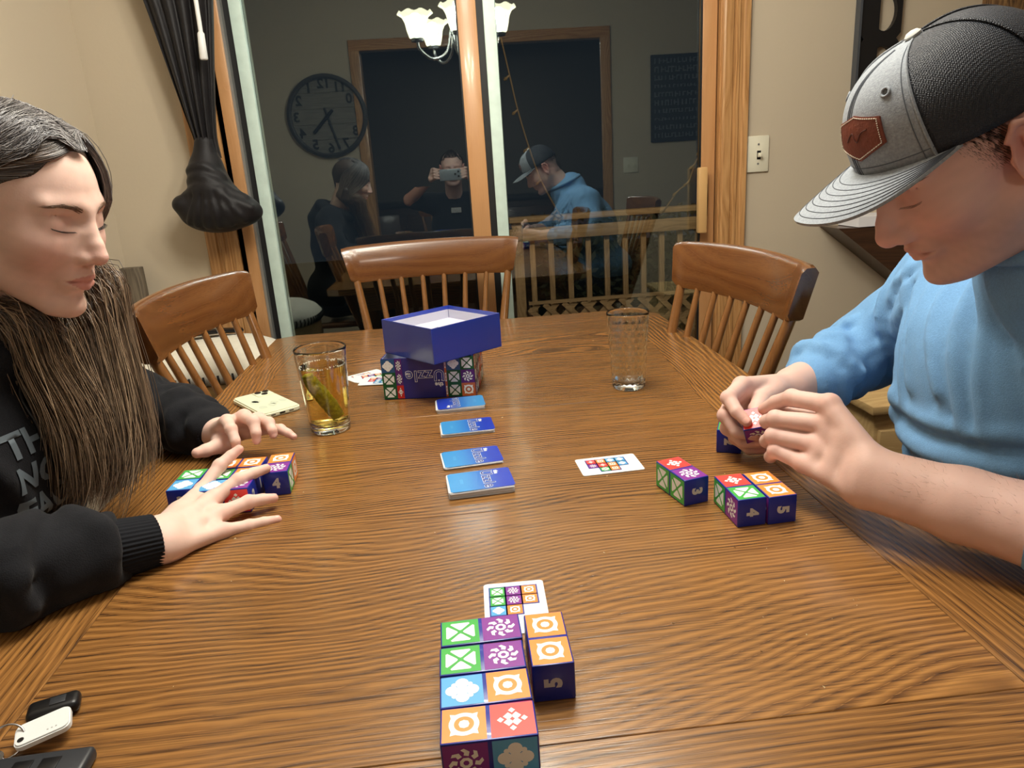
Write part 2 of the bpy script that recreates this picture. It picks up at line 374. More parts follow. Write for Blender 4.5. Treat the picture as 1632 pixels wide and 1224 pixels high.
for i in range(nb):
    o = box('baluster', (0.556+0.1325*i, YR+0.02, 0.42), (0.038, 0.036, 0.66), M_DECKZ, rl, 0.002)
lt = thing('lattice_panel', 'diagonal wooden lattice panel below the deck railing balusters', 'lattice', (1.3, 4.9, -0.3))
pit = 0.135; x0, x1, z0, z1 = 0.50, 2.45, -0.27, 0.262
k = 0
for s in (1, -1):
    n = int((x1-x0+z1-z0)/pit)+2
    for i in range(-5, n+5):
        # slat line x - s*z = const, clipped to the panel
        c = x0 + i*pit - (0.6 if s > 0 else -0.1)
        pts = []
        for z in (z0, z1):
            pts.append((c+s*(z-z0), z))
        (xa, za), (xb, zb) = pts
        def clip(xa, za, xb, zb):
            t0, t1 = 0, 1; dx = xb-xa
            for lim, sg in ((x0, 1), (x1, -1)):
                fa = sg*(xa-lim); fb = sg*(xb-lim)
                if fa < 0 and fb < 0: return None
                if fa < 0: t0 = max(t0, fa/(fa-fb))
                if fb < 0: t1 = min(t1, fa/(fa-fb))
            if t1-t0 < .08: return None
            return (xa+dx*t0, za+(zb-za)*t0, xa+dx*t1, za+(zb-za)*t1)
        r = clip(xa, za, xb, zb)
        if r is None: continue
        xa, za, xb, zb = r; Ln = math.hypot(xb-xa, zb-za); an = math.atan2(zb-za, xb-xa)
        box('slat', (0, 0, 0), (Ln, 0.009, 0.036), M_DECKW, lt, 0, Matrix.Translation(((xa+xb)/2, 4.9+0.006*s, (za+zb)/2)) @ Matrix.Rotation(-an, 4, 'Y'))
box('lattice_frame', ((x0+x1)/2, 4.9, z1+0.012), (x1-x0, 0.03, 0.02), M_DECKW, lt)
def string_light(name, label, pts, group, ya, yb):
    n_ = len(pts)-1
    P = catmull([aty(*p, ya+(yb-ya)*i/n_) for i, p in enumerate(pts)], 8)
    t = thing(name, label, 'string light', tuple(P[0]), group)
    tube('cord', P, 0.005, mat('cord_brown', (120, 100, 78), 0.6), t, 6)
    for i in range(0, len(P), 8):
        p = P[i]
        d = np.array([-0.03, -0.005, -0.022])
        tube('bulb_socket', [p, p+d*0.6], 0.007, mat('cord_brown'), t, 8)
        tube('bulb', [p+d*0.6, p+d*0.9, p+d*1.25], [0.007, 0.012, 0.004], mat('clear_bulb', (120, 100, 74), 0.15), t, 8)
string_light('string_light', 'string of small bulbs slanting down behind the right pane beside the centre post', [(798, 60), (812, 120), (825, 175), (843, 235), (862, 287), (888, 335), (897, 346)], None, 4.652, 4.93)
string_light('string_light', 'short string of bulbs rising to the right edge of the sliding door', [(1060, 333), (1080, 305), (1097, 290), (1107, 262), (1118, 240)], None, 4.93, 4.86)
# shrubs beyond the deck: leafy, hardly lit
leaf = mat('dark_leaves', (58, 66, 50), 0.7)
V = []; F = []
for i in range(2600):
    c = np.array([rng.uniform(0.8, 4.2), rng.uniform(6.0, 7.6), rng.uniform(-0.5, 0.75)]); 
    a, b_, q = rng.normal(size=3), rng.normal(size=3), 0.05
    a /= np.linalg.norm(a); b_ = np.cross(a, b_); b_ /= np.linalg.norm(b_); o_ = len(V)
    V += [list(c-a*q), list(c+b_*q*.45), list(c+a*q), list(c-b_*q*.45)]; F.append([o_, o_+1, o_+2, o_+3])
sh = link('garden_shrubs', mesh(V, F), leaf); setprops(sh, 'low dark leafy shrubs beyond the deck railing', 'shrub', None, 'stuff')
struct('ground', (0, 10, -0.75), (30, 16, 0.1), mat('night_ground', (40, 44, 34), 0.9))
# ------------------------------------------------------------------ things on the walls
sw = thing('light_switch', 'ivory toggle light switch plate on the beige wall right of the door', 'switch', (1.045, 2.42, 1.18))
box('plate', (1.045, 2.416, 1.178), (0.074, 0.007, 0.116), M_IVORY, sw, 0.003)
box('toggle', (1.047, 2.406, 1.175), (0.009, 0.022, 0.014), M_IVORY, sw, 0.002, Matrix.Translation((0, 0, 0)))
box('slot', (1.047, 2.4125, 1.175), (0.013, 0.002, 0.028), M_BLACKP, sw)
for z in (1.209, 1.147): tube('screw', [(1.045, 2.414, z), (1.045, 2.4115, z)], 0.0035, M_ALU, sw, 10)
# black panel with rounded cut-outs
def oval(cx, cz, rx, rz, n=28): return [(cx+rx*math.cos(2*math.pi*i/n), cz+rz*math.sin(2*math.pi*i/n)) for i in range(n)]
pn = thing('wall_hanging', 'tall black cut-out panel hanging on the beige wall behind the cap', 'wall decor', (1.43, 2.40, 1.2))
X0, X1, Z0, Z1 = 1.362, 1.500, 1.20, 1.95
bm = bmesh.new()
def ringpiece(bm, outer, inner, y, th):
    n = len(outer); vo = [bm.verts.new((p[0], y, p[1])) for p in outer]; vi = [bm.verts.new((p[0], y, p[1])) for p in inner]
    wo = [bm.verts.new((p[0], y+th, p[1])) for p in outer]; wi = [bm.verts.new((p[0], y+th, p[1])) for p in inner]
    for i in range(n):
        j = (i+1) % n
        for q in ((vo[i], vo[j], vi[j], vi[i]), (wi[i], wi[j], wo[j], wo[i]), (vi[i], vi[j], wi[j], wi[i]), (wo[i], wo[j], vo[j], vo[i])): bm.faces.new(q)
def rect_like(cx, cz, hx, hz, n=28):
    out = []
    for i in range(n):
        t = 2*math.pi*i/n; c, s = math.cos(t), math.sin(t); k = 1/max(abs(c)/1, abs(s)/1); out.append((cx+hx*c*k, cz+hz*s*k))
    return out
for zc, hz, rz in ((1.275, .075, .0), (1.43, .08, .058), (1.59, .08, .058), (1.75, .08, .058), (1.89, .06, .04)):
    xc = (X0+X1)/2; hx = (X1-X0)/2
    if rz == 0: bm_box(bm, (xc, 2.408, zc), (hx*2, 0.018, hz*2))
    else:
        # half-round opening towards the right side of the panel
        ov = [(xc+0.012+max(-0.018, 0.040*math.cos(2*math.pi*i/28)), zc+rz*math.sin(2*math.pi*i/28)) for i in range(28)]
        ringpiece(bm, rect_like(xc, zc, hx, hz), ov, 2.399, 0.018)
link('cutout_panel', bm_mesh(bm), M_BLACK, pn)
box('panel_edge', (X0-0.004, 2.405, 1.56), (0.008, 0.028, 0.74), mat('grey_edge', (70, 74, 80), 0.3), pn)
rp = box('rustic_board', (1.875, 2.405, 1.80), (0.19, 0.028, 0.6), M_RUSTIC, None, 0.004)
setprops(rp, 'rough sawn brown board on the wall at the top right corner', 'wall decor')
sf = thing('wall_shelf', 'dark wooden wall shelf partly hidden behind the cap visor', 'shelf', (1.55, 2.33, 0.90))
me = poly_me([[(1.345, 2.42), (1.345, 2.292), (1.75, 2.292), (1.75, 2.42)]], z=0.958, th=0.033); link('shelf_board', me, mat('white_shelf_top', (232, 232, 236), 0.4), sf)
bm = bmesh.new(); A1 = [bm.verts.new((x, 2.29, z)) for x, z in ((1.275, 0.926), (1.75, 0.905), (1.75, 0.55))]; A2 = [bm.verts.new((x, 2.419, z)) for x, z in ((1.275, 0.926), (1.75, 0.905), (1.75, 0.55))]
bm.faces.new(A1); bm.faces.new(A2[::-1])
for i in range(3): bm.faces.new((A1[i], A2[i], A2[(i+1) % 3], A1[(i+1) % 3]))
link('shelf_bracket', bm_mesh(bm), M_DARKWOOD, sf)
lp = box('leaning_plank', (-1.012, 2.385, 0.48), (0.065, 0.03, 0.955), M_RUSTIC, None, 0.003, Matrix.Translation((-0.012, -0.014, 0)))
lp.data.materials[0] = wood('grey_weathered_wood', (120, 108, 90), (90, 80, 66), (50, 44, 36), 'z', gs=60, warp=1.4, rough=0.8, coat=0)
setprops(lp, 'grey weathered plank standing upright in the left corner', 'plank')
# wall clock and signs seen reflected in the glass
ck = thing('wall_clock', 'large round plank-faced wall clock with dark rim, seen reflected in the left pane', 'clock', (-0.83, -0.75, 1.64))
CX, CZ, CR = -0.835, 1.64, 0.272
me = lathe_me([(CR-0.02, 0), (CR-0.02, 0.04), (CR, 0.045), (CR+0.022, 0.035), (CR+0.022, 0)], 48); 
CM = Matrix.Translation((CX, -0.749, CZ)) @ Matrix.Rotation(-math.pi/2, 4, 'X')
me = lathe_me([(CR-0.012, 0.0), (CR-0.012, 0.035), (CR, 0.042), (CR+0.02, 0.034), (CR+0.022, 0.0)], 48, True); link('rim', moved(me, CM), mat('clock_rim', (62, 60, 58), 0.5), ck)
for i in range(5):
    z0_, z1_ = -CR+i*2*CR/5+0.002, -CR+(i+1)*2*CR/5-0.002
    pts = []
    for k in range(9):
        z = z0_+(z1_-z0_)*k/8; pts.append((math.sqrt(max(0, CR**2-z*z))*0.985, z))
    out = pts+[(-x, z) for x, z in pts[::-1]]
    me = poly_me([out], z=0.012+0.001*(i % 2), th=0.010); me.transform(Matrix.Translation((CX, -0.749, CZ)) @ Matrix.Rotation(math.pi/2, 4, 'X') @ Matrix.Scale(-1, 4, (0, 0, 1)))
    link('plank', me, mat('clock_plank', (122, 118, 108), 0.7, noise=0.25, nscale=8, stretch=(1, 1, 12)), ck)
TXT = Matrix.Rotation(math.pi, 4, 'Z') @ Matrix.Rotation(math.pi/2, 4, 'X')   # text readable from +y
for hnum in range(1, 13):
    an = hnum*math.pi/6; me = text_me(str(hnum), 0.095, 0.003, 0.001)
    me.transform(Matrix.Translation((CX-math.sin(an)*0.225, -0.733, CZ+math.cos(an)*0.225)) @ TXT); link('numeral', me, mat('numeral_black', (30, 30, 30), 0.6), ck)
for an, ln, w in ((math.radians(135), 0.16, 0.012), (math.radians(195), 0.24, 0.008)):
    # hands: as seen in the room (mirrored in the pane)
    dx, dz = math.sin(an), math.cos(an)
    tube('clock_hand', [(CX+dx*0.06, -0.728, CZ-dz*0.06), (CX-dx*ln, -0.728, CZ+dz*ln)], w, M_BLACK, ck, 8, 1.0)
tube('clock_hub', [(CX, -0.735, CZ), (CX, -0.72, CZ)], 0.016, M_BLACK, ck, 16)
sg = thing('wall_sign', 'dark framed wall sign with rows of lettering, seen reflected in the right pane', 'sign', (1.79, -0.75, 1.62))
box('board', (1.79, -0.74, 1.62), (0.40, 0.02, 0.62), mat('sign_dark', (34, 38, 44), 0.6), sg, 0.003)
rs = random.Random(5)
for i in range(10):
    bm = bmesh.new(); x_ = 1.62; hh = (0.05, 0.06, 0.05, 0.03, 0.05, 0.06, 0.04, 0.03, 0.045, 0.05)[i]; zc = 1.885-0.0585*i
    while x_ < 1.96:
        w_ = rs.uniform(0.006, 0.011); bm_box(bm, (x_, -0.7285, zc), (w_, 0.001, hh*rs.uniform(0.55, 0.8)))
        if rs.random() < .6: bm_box(bm, (x_+0.012, -0.7285, zc+rs.choice((-1, 0, 1))*hh*0.25), (0.016, 0.001, hh*0.14))
        x_ += rs.uniform(0.022, 0.034)
    link('illegible_lettering', bm_mesh(bm), mat('sign_letters', (104, 108, 110), 0.6), sg)
s2 = thing('light_switch', 'ivory double switch plate, seen reflected low in the right pane', 'switch', (1.43, -0.75, 1.16))
box('plate', (1.43, -0.746, 1.157), (0.115, 0.007, 0.116), M_IVORY, s2, 0.003)
for x in (1.405, 1.455): box('toggle', (x, -0.738, 1.157), (0.009, 0.014, 0.02), M_IVORY, s2, 0.001)
# kitchen counter beyond the opening
kc = thing('kitchen_counter', 'dark kitchen counter in the room behind, dim in the pane reflection', 'counter', (0.4, -2.9, 0))
box('body', (0.4, -2.9, 0.44), (3.2, 0.6, 0.88), M_DARKWOOD, kc, 0.004); box('worktop', (0.4, -2.88, 0.90), (3.3, 0.66, 0.04), M_BLACK, kc, 0.006)
for x in (-0.9, -0.05, 0.8, 1.65): box('cabinet_door', (x, -2.59, 0.45), (0.78, 0.02, 0.72), M_DARKWOOD, kc, 0.006)
# ------------------------------------------------------------------ chandelier over the table
chd = thing('chandelier', 'brushed metal chandelier with glowing bell shades, seen reflected at the top of the panes', 'chandelier', tuple(CH))
M_NICK = mat('brushed_nickel', (176, 180, 184), 0.25, 1.0)
ms = bpy.data.materials.new('frosted_lit_shade'); ms.use_nodes = True; nt = ms.node_tree; N = nt.nodes; L = nt.links
N.remove(N['Principled BSDF']); e_ = N.new('ShaderNodeEmission'); e_.inputs[0].default_value = (1.0, 0.88, 0.55, 1); e_.inputs[1].default_value = 9.0
tr = N.new('ShaderNodeBsdfTransparent'); tr.inputs[0].default_value = (1, 0.97, 0.9, 1); mx = N.new('ShaderNodeMixShader'); mx.inputs[0].default_value = 0.5
L.new(tr.outputs[0], mx.inputs[1]); L.new(e_.outputs[0], mx.inputs[2]); L.new(mx.outputs[0], N['Material Output'].inputs[0]); MT['shade'] = ms
mb = bpy.data.materials.new('glowing_bulb'); mb.use_nodes = True; b_ = mb.node_tree.nodes['Principled BSDF']; b_.inputs['Emission Color'].default_value = (1, 0.95, 0.85, 1); b_.inputs['Emission Strength'].default_value = 30
lathe = lathe_me([(0.0005, 0.62), (0.02, 0.61), (0.02, 0.55), (0.006, 0.54), (0.006, 0.12), (0.03, 0.10), (0.036, 0.06), (0.018, 0.02), (0.03, -0.03), (0.022, -0.08), (0.008, -0.11), (0.0005, -0.12)], 20)
link('stem', moved(lathe, Matrix.Translation(CH)), M_NICK, chd)
for i in range(5):
    an = math.radians(18+72*i); dx, dy = math.cos(an), math.sin(an)
    P = catmull([(CH[0]+dx*r, CH[1]+dy*r, CH[2]+z) for r, z in ((0.03, 0.0), (0.06, -0.10), (0.13, -0.13), (0.19, -0.09), (0.20, -0.055))], 6)
    arm = tube('arm', P, 0.007, M_NICK, chd, 8)
    bc = Vector((CH[0]+dx*0.20, CH[1]+dy*0.20, CH[2]-0.055))
    link('cup', moved(lathe_me([(0.001, -0.005), (0.028, 0.0), (0.030, 0.012), (0.012, 0.016), (0.001, 0.016)], 20), Matrix.Translation(bc)), M_NICK, chd)
    vs = []; fs = []; ns = 40
    prof = [(0.026, 0.010), (0.036, 0.018), (0.044, 0.045), (0.050, 0.080), (0.060, 0.105), (0.080, 0.122)]
    for j, (r, z) in enumerate(prof):
        for k in range(ns):
            t = 2*math.pi*k/ns; w = 1+0.05*(j/5)**3*math.cos(8*t); vs.append((bc.x+r*w*math.cos(t), bc.y+r*w*math.sin(t), bc.z+z-0.006*(j/5)**3*math.cos(8*t)))
    for j in range(len(prof)-1):
        for k in range(ns): fs.append((j*ns+k, j*ns+(k+1) % ns, (j+1)*ns+(k+1) % ns, (j+1)*ns+k))
    link('shade', mesh(vs, fs, True), ms, chd)
    link('bulb', moved(lathe_me([(0.001, 0.016), (0.012, 0.02), (0.022, 0.045), (0.020, 0.062), (0.001, 0.072)], 16), Matrix.Translation(bc)), mb, chd)
    lamp('chandelier_bulb', 'POINT', bc+Vector((0, 0, 0.09)), BULB_W, (1.0, 0.965, 0.90), shadow_soft_size=0.03)
# ------------------------------------------------------------------ table
tb = thing('dining_table', 'long golden oak dining table with clipped corners and lengthwise border boards', 'table', (0.02, 1.2, 0))
XL, XR, IL, IR, Y0, Y1, S0, S1 = -0.522, 0.568, -0.402, 0.428, 0.31, 2.055, 0.435, 1.232
def board(name, pts, m, th=0.026, z=TOP):
    bm = bmesh.new(); vs = [bm.verts.new((p[0], p[1], z)) for p in pts]; f = bm.faces.new(vs)
    r = bmesh.ops.extrude_face_region(bm, geom=[f])
    for v in [g for g in r['geom'] if isinstance(g, bmesh.types.BMVert)]: v.co.z -= th
    top = [e for e in bm.edges if all(abs(v.co.z-z) < 1e-6 for v in e.verts)]
    bmesh.ops.bevel(bm, geom=top, offset=0.0006, segments=1, affect='EDGES')
    return link(name, bm_mesh(bm, False), m, tb)
g = 0.0003
board('border_board', [(XL, Y0+.08), (XL+.0, Y0+.08), (IL-g, S0-.0), (IL-g, S1-g), (XL, S1-g)][1:], M_OAKY)
board('border_board', [(IR+g, S0), (XR, Y0+.08), (XR, S1-g), (IR+g, S1-g)], M_OAKY)
FLl, FLr = IL-.03, IR+.032
board('border_board', [(XL, S1+g), (IL-g, S1+g), (FLl, 1.62), (FLl, 1.93), (XL, 1.93), (XL, 1.9)][:5], M_OAKY)
board('border_board', [(IR+g, S1+g), (XR, S1+g), (XR, 1.93), (FLr, 1.93), (FLr, 1.62)], M_OAKY)
ym = 0.83
board('plank', [(IL+g, S0+g), (IR-g, S0+g), (IR-g, ym-g), (IL+g, ym-g)], M_OAKX2)
board('plank', [(IL+g, ym+g), (IR-g, ym+g), (IR-g, S1-g), (IL+g, S1-g)], M_OAKX)
board('plank', [(IL+g, S1+g), (IR-g, S1+g), (FLr-g, 1.62), (FLr-g, 1.93-g), (FLl+g, 1.93-g), (FLl+g, 1.62)], M_OAKX2)
board('end_board', [(XL+.1, Y0), (XR-.1, Y0), (XR, Y0+.08), (IR, S0-g), (IL, S0-g), (XL, Y0+.08)], M_OAKX)
board('end_board', [(XL, 1.93+g), (XR, 1.93+g), (XR+0.004, 1.86+.1), (XR-0.06, Y1), (XL+0.05, Y1), (XL, Y1-.03)], M_OAKX)
box('apron', (0.023, 0.42, 0.69), (0.86, 0.022, 0.085), M_OAKX, tb, 0.003); box('apron', (0.023, 1.95, 0.69), (0.86, 0.022, 0.085), M_OAKX, tb, 0.003)
for x in (-0.40, 0.446): box('apron', (x, 1.185, 0.69), (0.022, 1.50, 0.085), M_OAKY, tb, 0.003)
legp = [(0.022, 0), (0.028, 0.03), (0.024, 0.10), (0.034, 0.25), (0.040, 0.45), (0.030, 0.54), (0.040, 0.57), (0.040, 0.732)]
for x in (-0.37, 0.416):
    for y in (0.46, 1.91): link('leg', moved(lathe_me(legp, 20), Matrix.Translation((x, y, 0))), M_CHAIRZ, tb)
# ------------------------------------------------------------------ chairs
def make_chair():
    """origin at the seat centre on the floor, facing +x (backrest on the -x side)"""
    t = thing('dining_chair', '', 'chair', (0, 0, 0), 'empty arrow-back dining chairs')
    # saddle seat
    vs = []; fs = []; n = 40
    rings = [(0.0, 0.437, 1), (0.6, 0.437, 1), (0.9, 0.445, 1), (1.0, 0.442, 1), (1.0, 0.425, 1), (0.9, 0.415, 1), (0.0, 0.412, 1)]
    for rr, z, _ in rings:
        for k in range(n):
            a = 2*math.pi*k/n; c, s = math.cos(a), math.sin(a); q = (abs(c)**3.2+abs(s)**3.2)**(-1/3.2)
            x = 0.205*c*q*max(rr, .001); y = 0.215*s*q*max(rr, .001)*(1+0.10*c)
            vs.append((x, y, z))
    for j in range(len(rings)-1):
        for k in range(n): fs.append((j*n+k, j*n+(k+1) % n, (j+1)*n+(k+1) % n, (j+1)*n+k))
    link('seat', mesh(vs, fs, True), M_CHAIR, t)
    for sx, sy in ((1, 1), (1, -1), (-1, 1), (-1, -1)):
        P = [(0.14*sx, 0.15*sy, 0.425), (0.165*sx, 0.17*sy, 0.28), (0.19*sx, 0.19*sy, 0.10), (0.20*sx, 0.20*sy, 0.0)]
        tube('leg', P, [0.014, 0.021, 0.017, 0.012], M_CHAIRZ, t, 12)
    for s in (1, -1): tube('stretcher', [(0.18, 0.182*s, 0.17), (0, 0.182*s, 0.17), (-0.18, 0.182*s, 0.17)], [0.008, 0.012, 0.008], M_CHAIRZ, t, 10)
    tube('stretcher', [(0, 0.18, 0.17), (0, 0, 0.17), (0, -0.18, 0.17)], [0.008, 0.012, 0.008], M_CHAIRZ, t, 10)
    # curved crest rail, leaning back
    def bx(y, z): return -0.185-0.055*math.cos(y/0.30*1.35)-(z-0.43)*0.20
    R0, R1, HW = 0.868, 0.985, 0.278
    vs = []; fs = []; ny = 36
    sec = [(-0.013, 0), (-0.013, 0.9), (-0.006, 1.0), (0.006, 1.0), (0.011, 0.9), (0.011, 0.1), (0.006, 0.0), (-0.006, 0.0)]
    for i in range(ny+1):
        y = -HW+2*HW*i/ny; e = abs(y)/HW
        lo = R0+0.004*(1-e**2); hi = R1-0.006*e**2
        if e > 0.93: lo += (e-0.93)*0.12; hi -= (e-0.93)*0.05
        yy = y*(0.95+0.05)  # ends
        for dx, q in sec:
            z = lo+(hi-lo)*q; ty = y*(1-0.085*(1-q)) ; vs.append((bx(ty, z)+dx*(1+0.5*(e > 0.93)), ty, z))
    ns = len(sec)
    for i in range(ny):
        for k in range(ns): fs.append((i*ns+k, (i+1)*ns+k, (i+1)*ns+(k+1) % ns, i*ns+(k+1) % ns))
    fs.append(tuple(range(ns))); fs.append(tuple(ny*ns+k for k in range(ns))[::-1])
    me = mesh(vs, fs, True); me.set_sharp_from_angle(angle=math.radians(60)); link('crest_rail', me, M_CHAIR, t)
    for i in range(8):
        f = (i-3.5)/3.5; yt = f*0.240; yb = f*0.165; post = i in (0, 7)
        xb = -0.165-0.02*math.cos(f*1.3)
        top = (bx(yt, 0.875)-0.001, yt, 0.880); bot = (xb, yb, 0.435)
        P = [bot, tuple(bot[k]*0.55+top[k]*0.45 for k in range(3)), top]
        r = [0.013, 0.015, 0.011] if post else [0.0085, 0.0105, 0.0075]
        tube('spindle', P, r, M_CHAIRZ, t, 10)
    return t
chair0 = make_chair()
def put_chair(o, x, y, rz, label):
    o.location = (x, y, 0); o.rotation_euler = (0, 0, rz); o['label'] = label
put_chair(chair0, 0.0, 0.0, 0, '')
ch_mid = dup(chair0, (-0.080, 1.965, 0), math.radians(-92), 'wooden spindle-back chair at the far end of the table before the glass door')
ch_left = dup(chair0, (-0.255, 1.560, 0), math.radians(-6), 'wooden spindle-back chair on the left in front of the white cushion')
ch_right = dup(chair0, (0.300, 1.475, 0), math.radians(187), 'wooden spindle-back chair on the right beside the man in the cap')
ch_w = dup(chair0, (-0.66, 0.90, 0), math.radians(-2), 'wooden dining chair under the woman in the black hoodie', 'occupied dining chairs')
ch_m = dup(chair0, (0.80, 0.80, 0), math.radians(178), 'wooden dining chair under the man in the blue shirt', 'occupied dining chairs')
put_chair(chair0, 0.03, -0.42, math.radians(90), 'wooden dining chair under the person taking the picture'); chair0['group'] = 'occupied dining chairs'
# ------------------------------------------------------------------ cushioned stool in the left corner
M_CUSH = mat('white_woven_fabric', (222, 216, 200), 0.9, noise=0.05, nscale=60, bump=0.5, bscale=300, sheen=0.2)
st = thing('cushioned_stool', 'pale wooden stool with a plump off-white cushion and stitched edge behind the left chair', 'stool', (-0.79, 2.13, 0))
def rrect(rx, ry, n=56, p=3.2):
    out = []
    for k in range(n):
        a = 2*math.pi*k/n; c, s = math.cos(a), math.sin(a); q = (abs(c)**p+abs(s)**p)**(-1/p); out.append((rx*c*q, ry*s*q))
    return out
vs = []; fs = []; n = 56; SC = (-0.775, 2.13)
prof = [(0.01, 0.060), (0.45, 0.057), (0.75, 0.045), (0.92, 0.025), (1.0, 0.0), (0.99, -0.02), (0.9, -0.03), (0.01, -0.03)]
for rr, z in prof:
    for x, y in rrect(0.235*rr, 0.215*rr, n, 2.6): vs.append((SC[0]+x, SC[1]+y, 0.690+z))
for j in range(len(prof)-1):
    for k in range(n): fs.append((j*n+k, j*n+(k+1) % n, (j+1)*n+(k+1) % n, (j+1)*n+k))
cu = link('cushion', mesh(vs, fs, True), M_CUSH, st)
V = []; F = []
rr = rrect(0.238, 0.218, 84, 2.6)
for i in range(0, 84):
    x, y = rr[i]
    v, f = tube_vf([(SC[0]+x, SC[1]+y, 0.693), (SC[0]+x*1.012, SC[1]+y*1.012, 0.680), (SC[0]+x*0.99, SC[1]+y*0.99, 0.667)], 0.0032, 5, off=len(V)); V += v; F += f
link('edge_stitching', mesh(V, F, True), mat('black_yarn', (30, 28, 28), 0.8), cu)
M_PALEW = wood('pale_wood', (188, 158, 108), (168, 136, 88), (132, 102, 62), 'x', gs=36, warp=0.7, rough=0.5, coat=0.1, pores=0.3)
me = poly_me([[(SC[0]+x, SC[1]+y) for x, y in rrect(0.225, 0.205, 48, 2.8)]], z=0.661, th=0.07); link('seat_frame', me, M_PALEW, st)
for sx, sy in ((1, 1), (1, -1), (-1, 1), (-1, -1)): tube('leg', [(SC[0]+.16*sx, SC[1]+.15*sy, 0.57), (SC[0]+.18*sx, SC[1]+.165*sy, 0)], [0.02, 0.015], M_PALEW, st, 12)
stp = tube('black_strap', catmull([(-0.91, 2.16, 0.752), (-0.86, 2.14, 0.763), (-0.80, 2.17, 0.765), (-0.74, 2.20, 0.764), (-0.68, 2.24, 0.754)], 6), [0.028]*25, M_BLACKP, None, 10, 0.3)
setprops(stp, 'black folded strap lying on the off-white stool cushion', 'strap')
# pale cabinet near the right wall, glimpsed under the man's arm
cb = thing('low_cabinet', 'pale wooden low cabinet glimpsed under the man\'s far arm', 'cabinet', (1.05, 1.62, 0))
box('body', (1.16, 1.66, 0.29), (0.42, 0.34, 0.58), M_PALEW, cb, 0.005); box('top', (1.16, 1.66, 0.592), (0.45, 0.37, 0.022), M_PALEW, cb, 0.004)
box('door', (1.055, 1.485, 0.30), (0.19, 0.016, 0.48), M_PALEW, cb, 0.004); box('door', (1.262, 1.485, 0.30), (0.19, 0.016, 0.48), M_PALEW, cb, 0.004)
for x in (1.13, 1.19): tube('knob', [(x, 1.477, 0.32), (x, 1.462, 0.32)], 0.009, M_STEEL, cb, 12)
# ------------------------------------------------------------------ curtain
M_CURT = mat('black_curtain_cloth', (24, 22, 24), 0.5, noise=0.06, nscale=12, bump=0.25, bscale=500, sheen=0.03, spec=0.3)
cur = thing('curtain', 'black curtain gathered and knotted beside the sliding door', 'curtain', (-0.71, 2.33, 1.1))
rows = [(2.40, -0.93, -0.50), (2.1, -0.89, -0.56), (1.9, -0.855, -0.60), (1.70, -0.812, -0.628), (1.55, -0.785, -0.652), (1.42, -0.762, -0.672), (1.33, -0.745, -0.683), (1.27, -0.738, -0.680)]
rows = catmull(rows, 5)
vs = []; fs = []; nf = 96
for z, xa, xb in rows:
    w = xb-xa; am = 0.020+0.035*w
    for k in range(nf):
        t = k/nf; a = 2*math.pi*t
        # front half folded, back half flat
        if t < 0.5: u = t*2; x = xa+w*u; y = 2.335-am*0.8*abs(math.sin(u*math.pi*4.5+0.6*math.sin(z*3)))**0.7-0.02*math.sin(u*math.pi)
        else: u = 1-(t-0.5)*2; x = xa+w*u; y = 2.355+0.01*math.sin(u*math.pi*5)
        vs.append((x, y, z))
for j in range(len(rows)-1):
    for k in range(nf): fs.append((j*nf+k, (j+1)*nf+k, (j+1)*nf+(k+1) % nf, j*nf+(k+1) % nf))
link('drape', mesh(vs, fs, True), M_CURT, cur)
wn = thing('curtain_wand', 'white plastic draw wand hanging over the black curtain', 'curtain wand', (-0.655, 2.27, 1.53))
tube('rod', [(-0.640, 2.262, 2.3), (-0.652, 2.262, 1.60)], 0.0062, M_WHITE, wn, 10)
tube('grip', [(-0.652, 2.262, 1.605), (-0.6525, 2.262, 1.60), (-0.656, 2.262, 1.535), (-0.656, 2.262, 1.532)], [0.006, 0.0095, 0.0115, 0.009], M_WHITE, wn, 14)
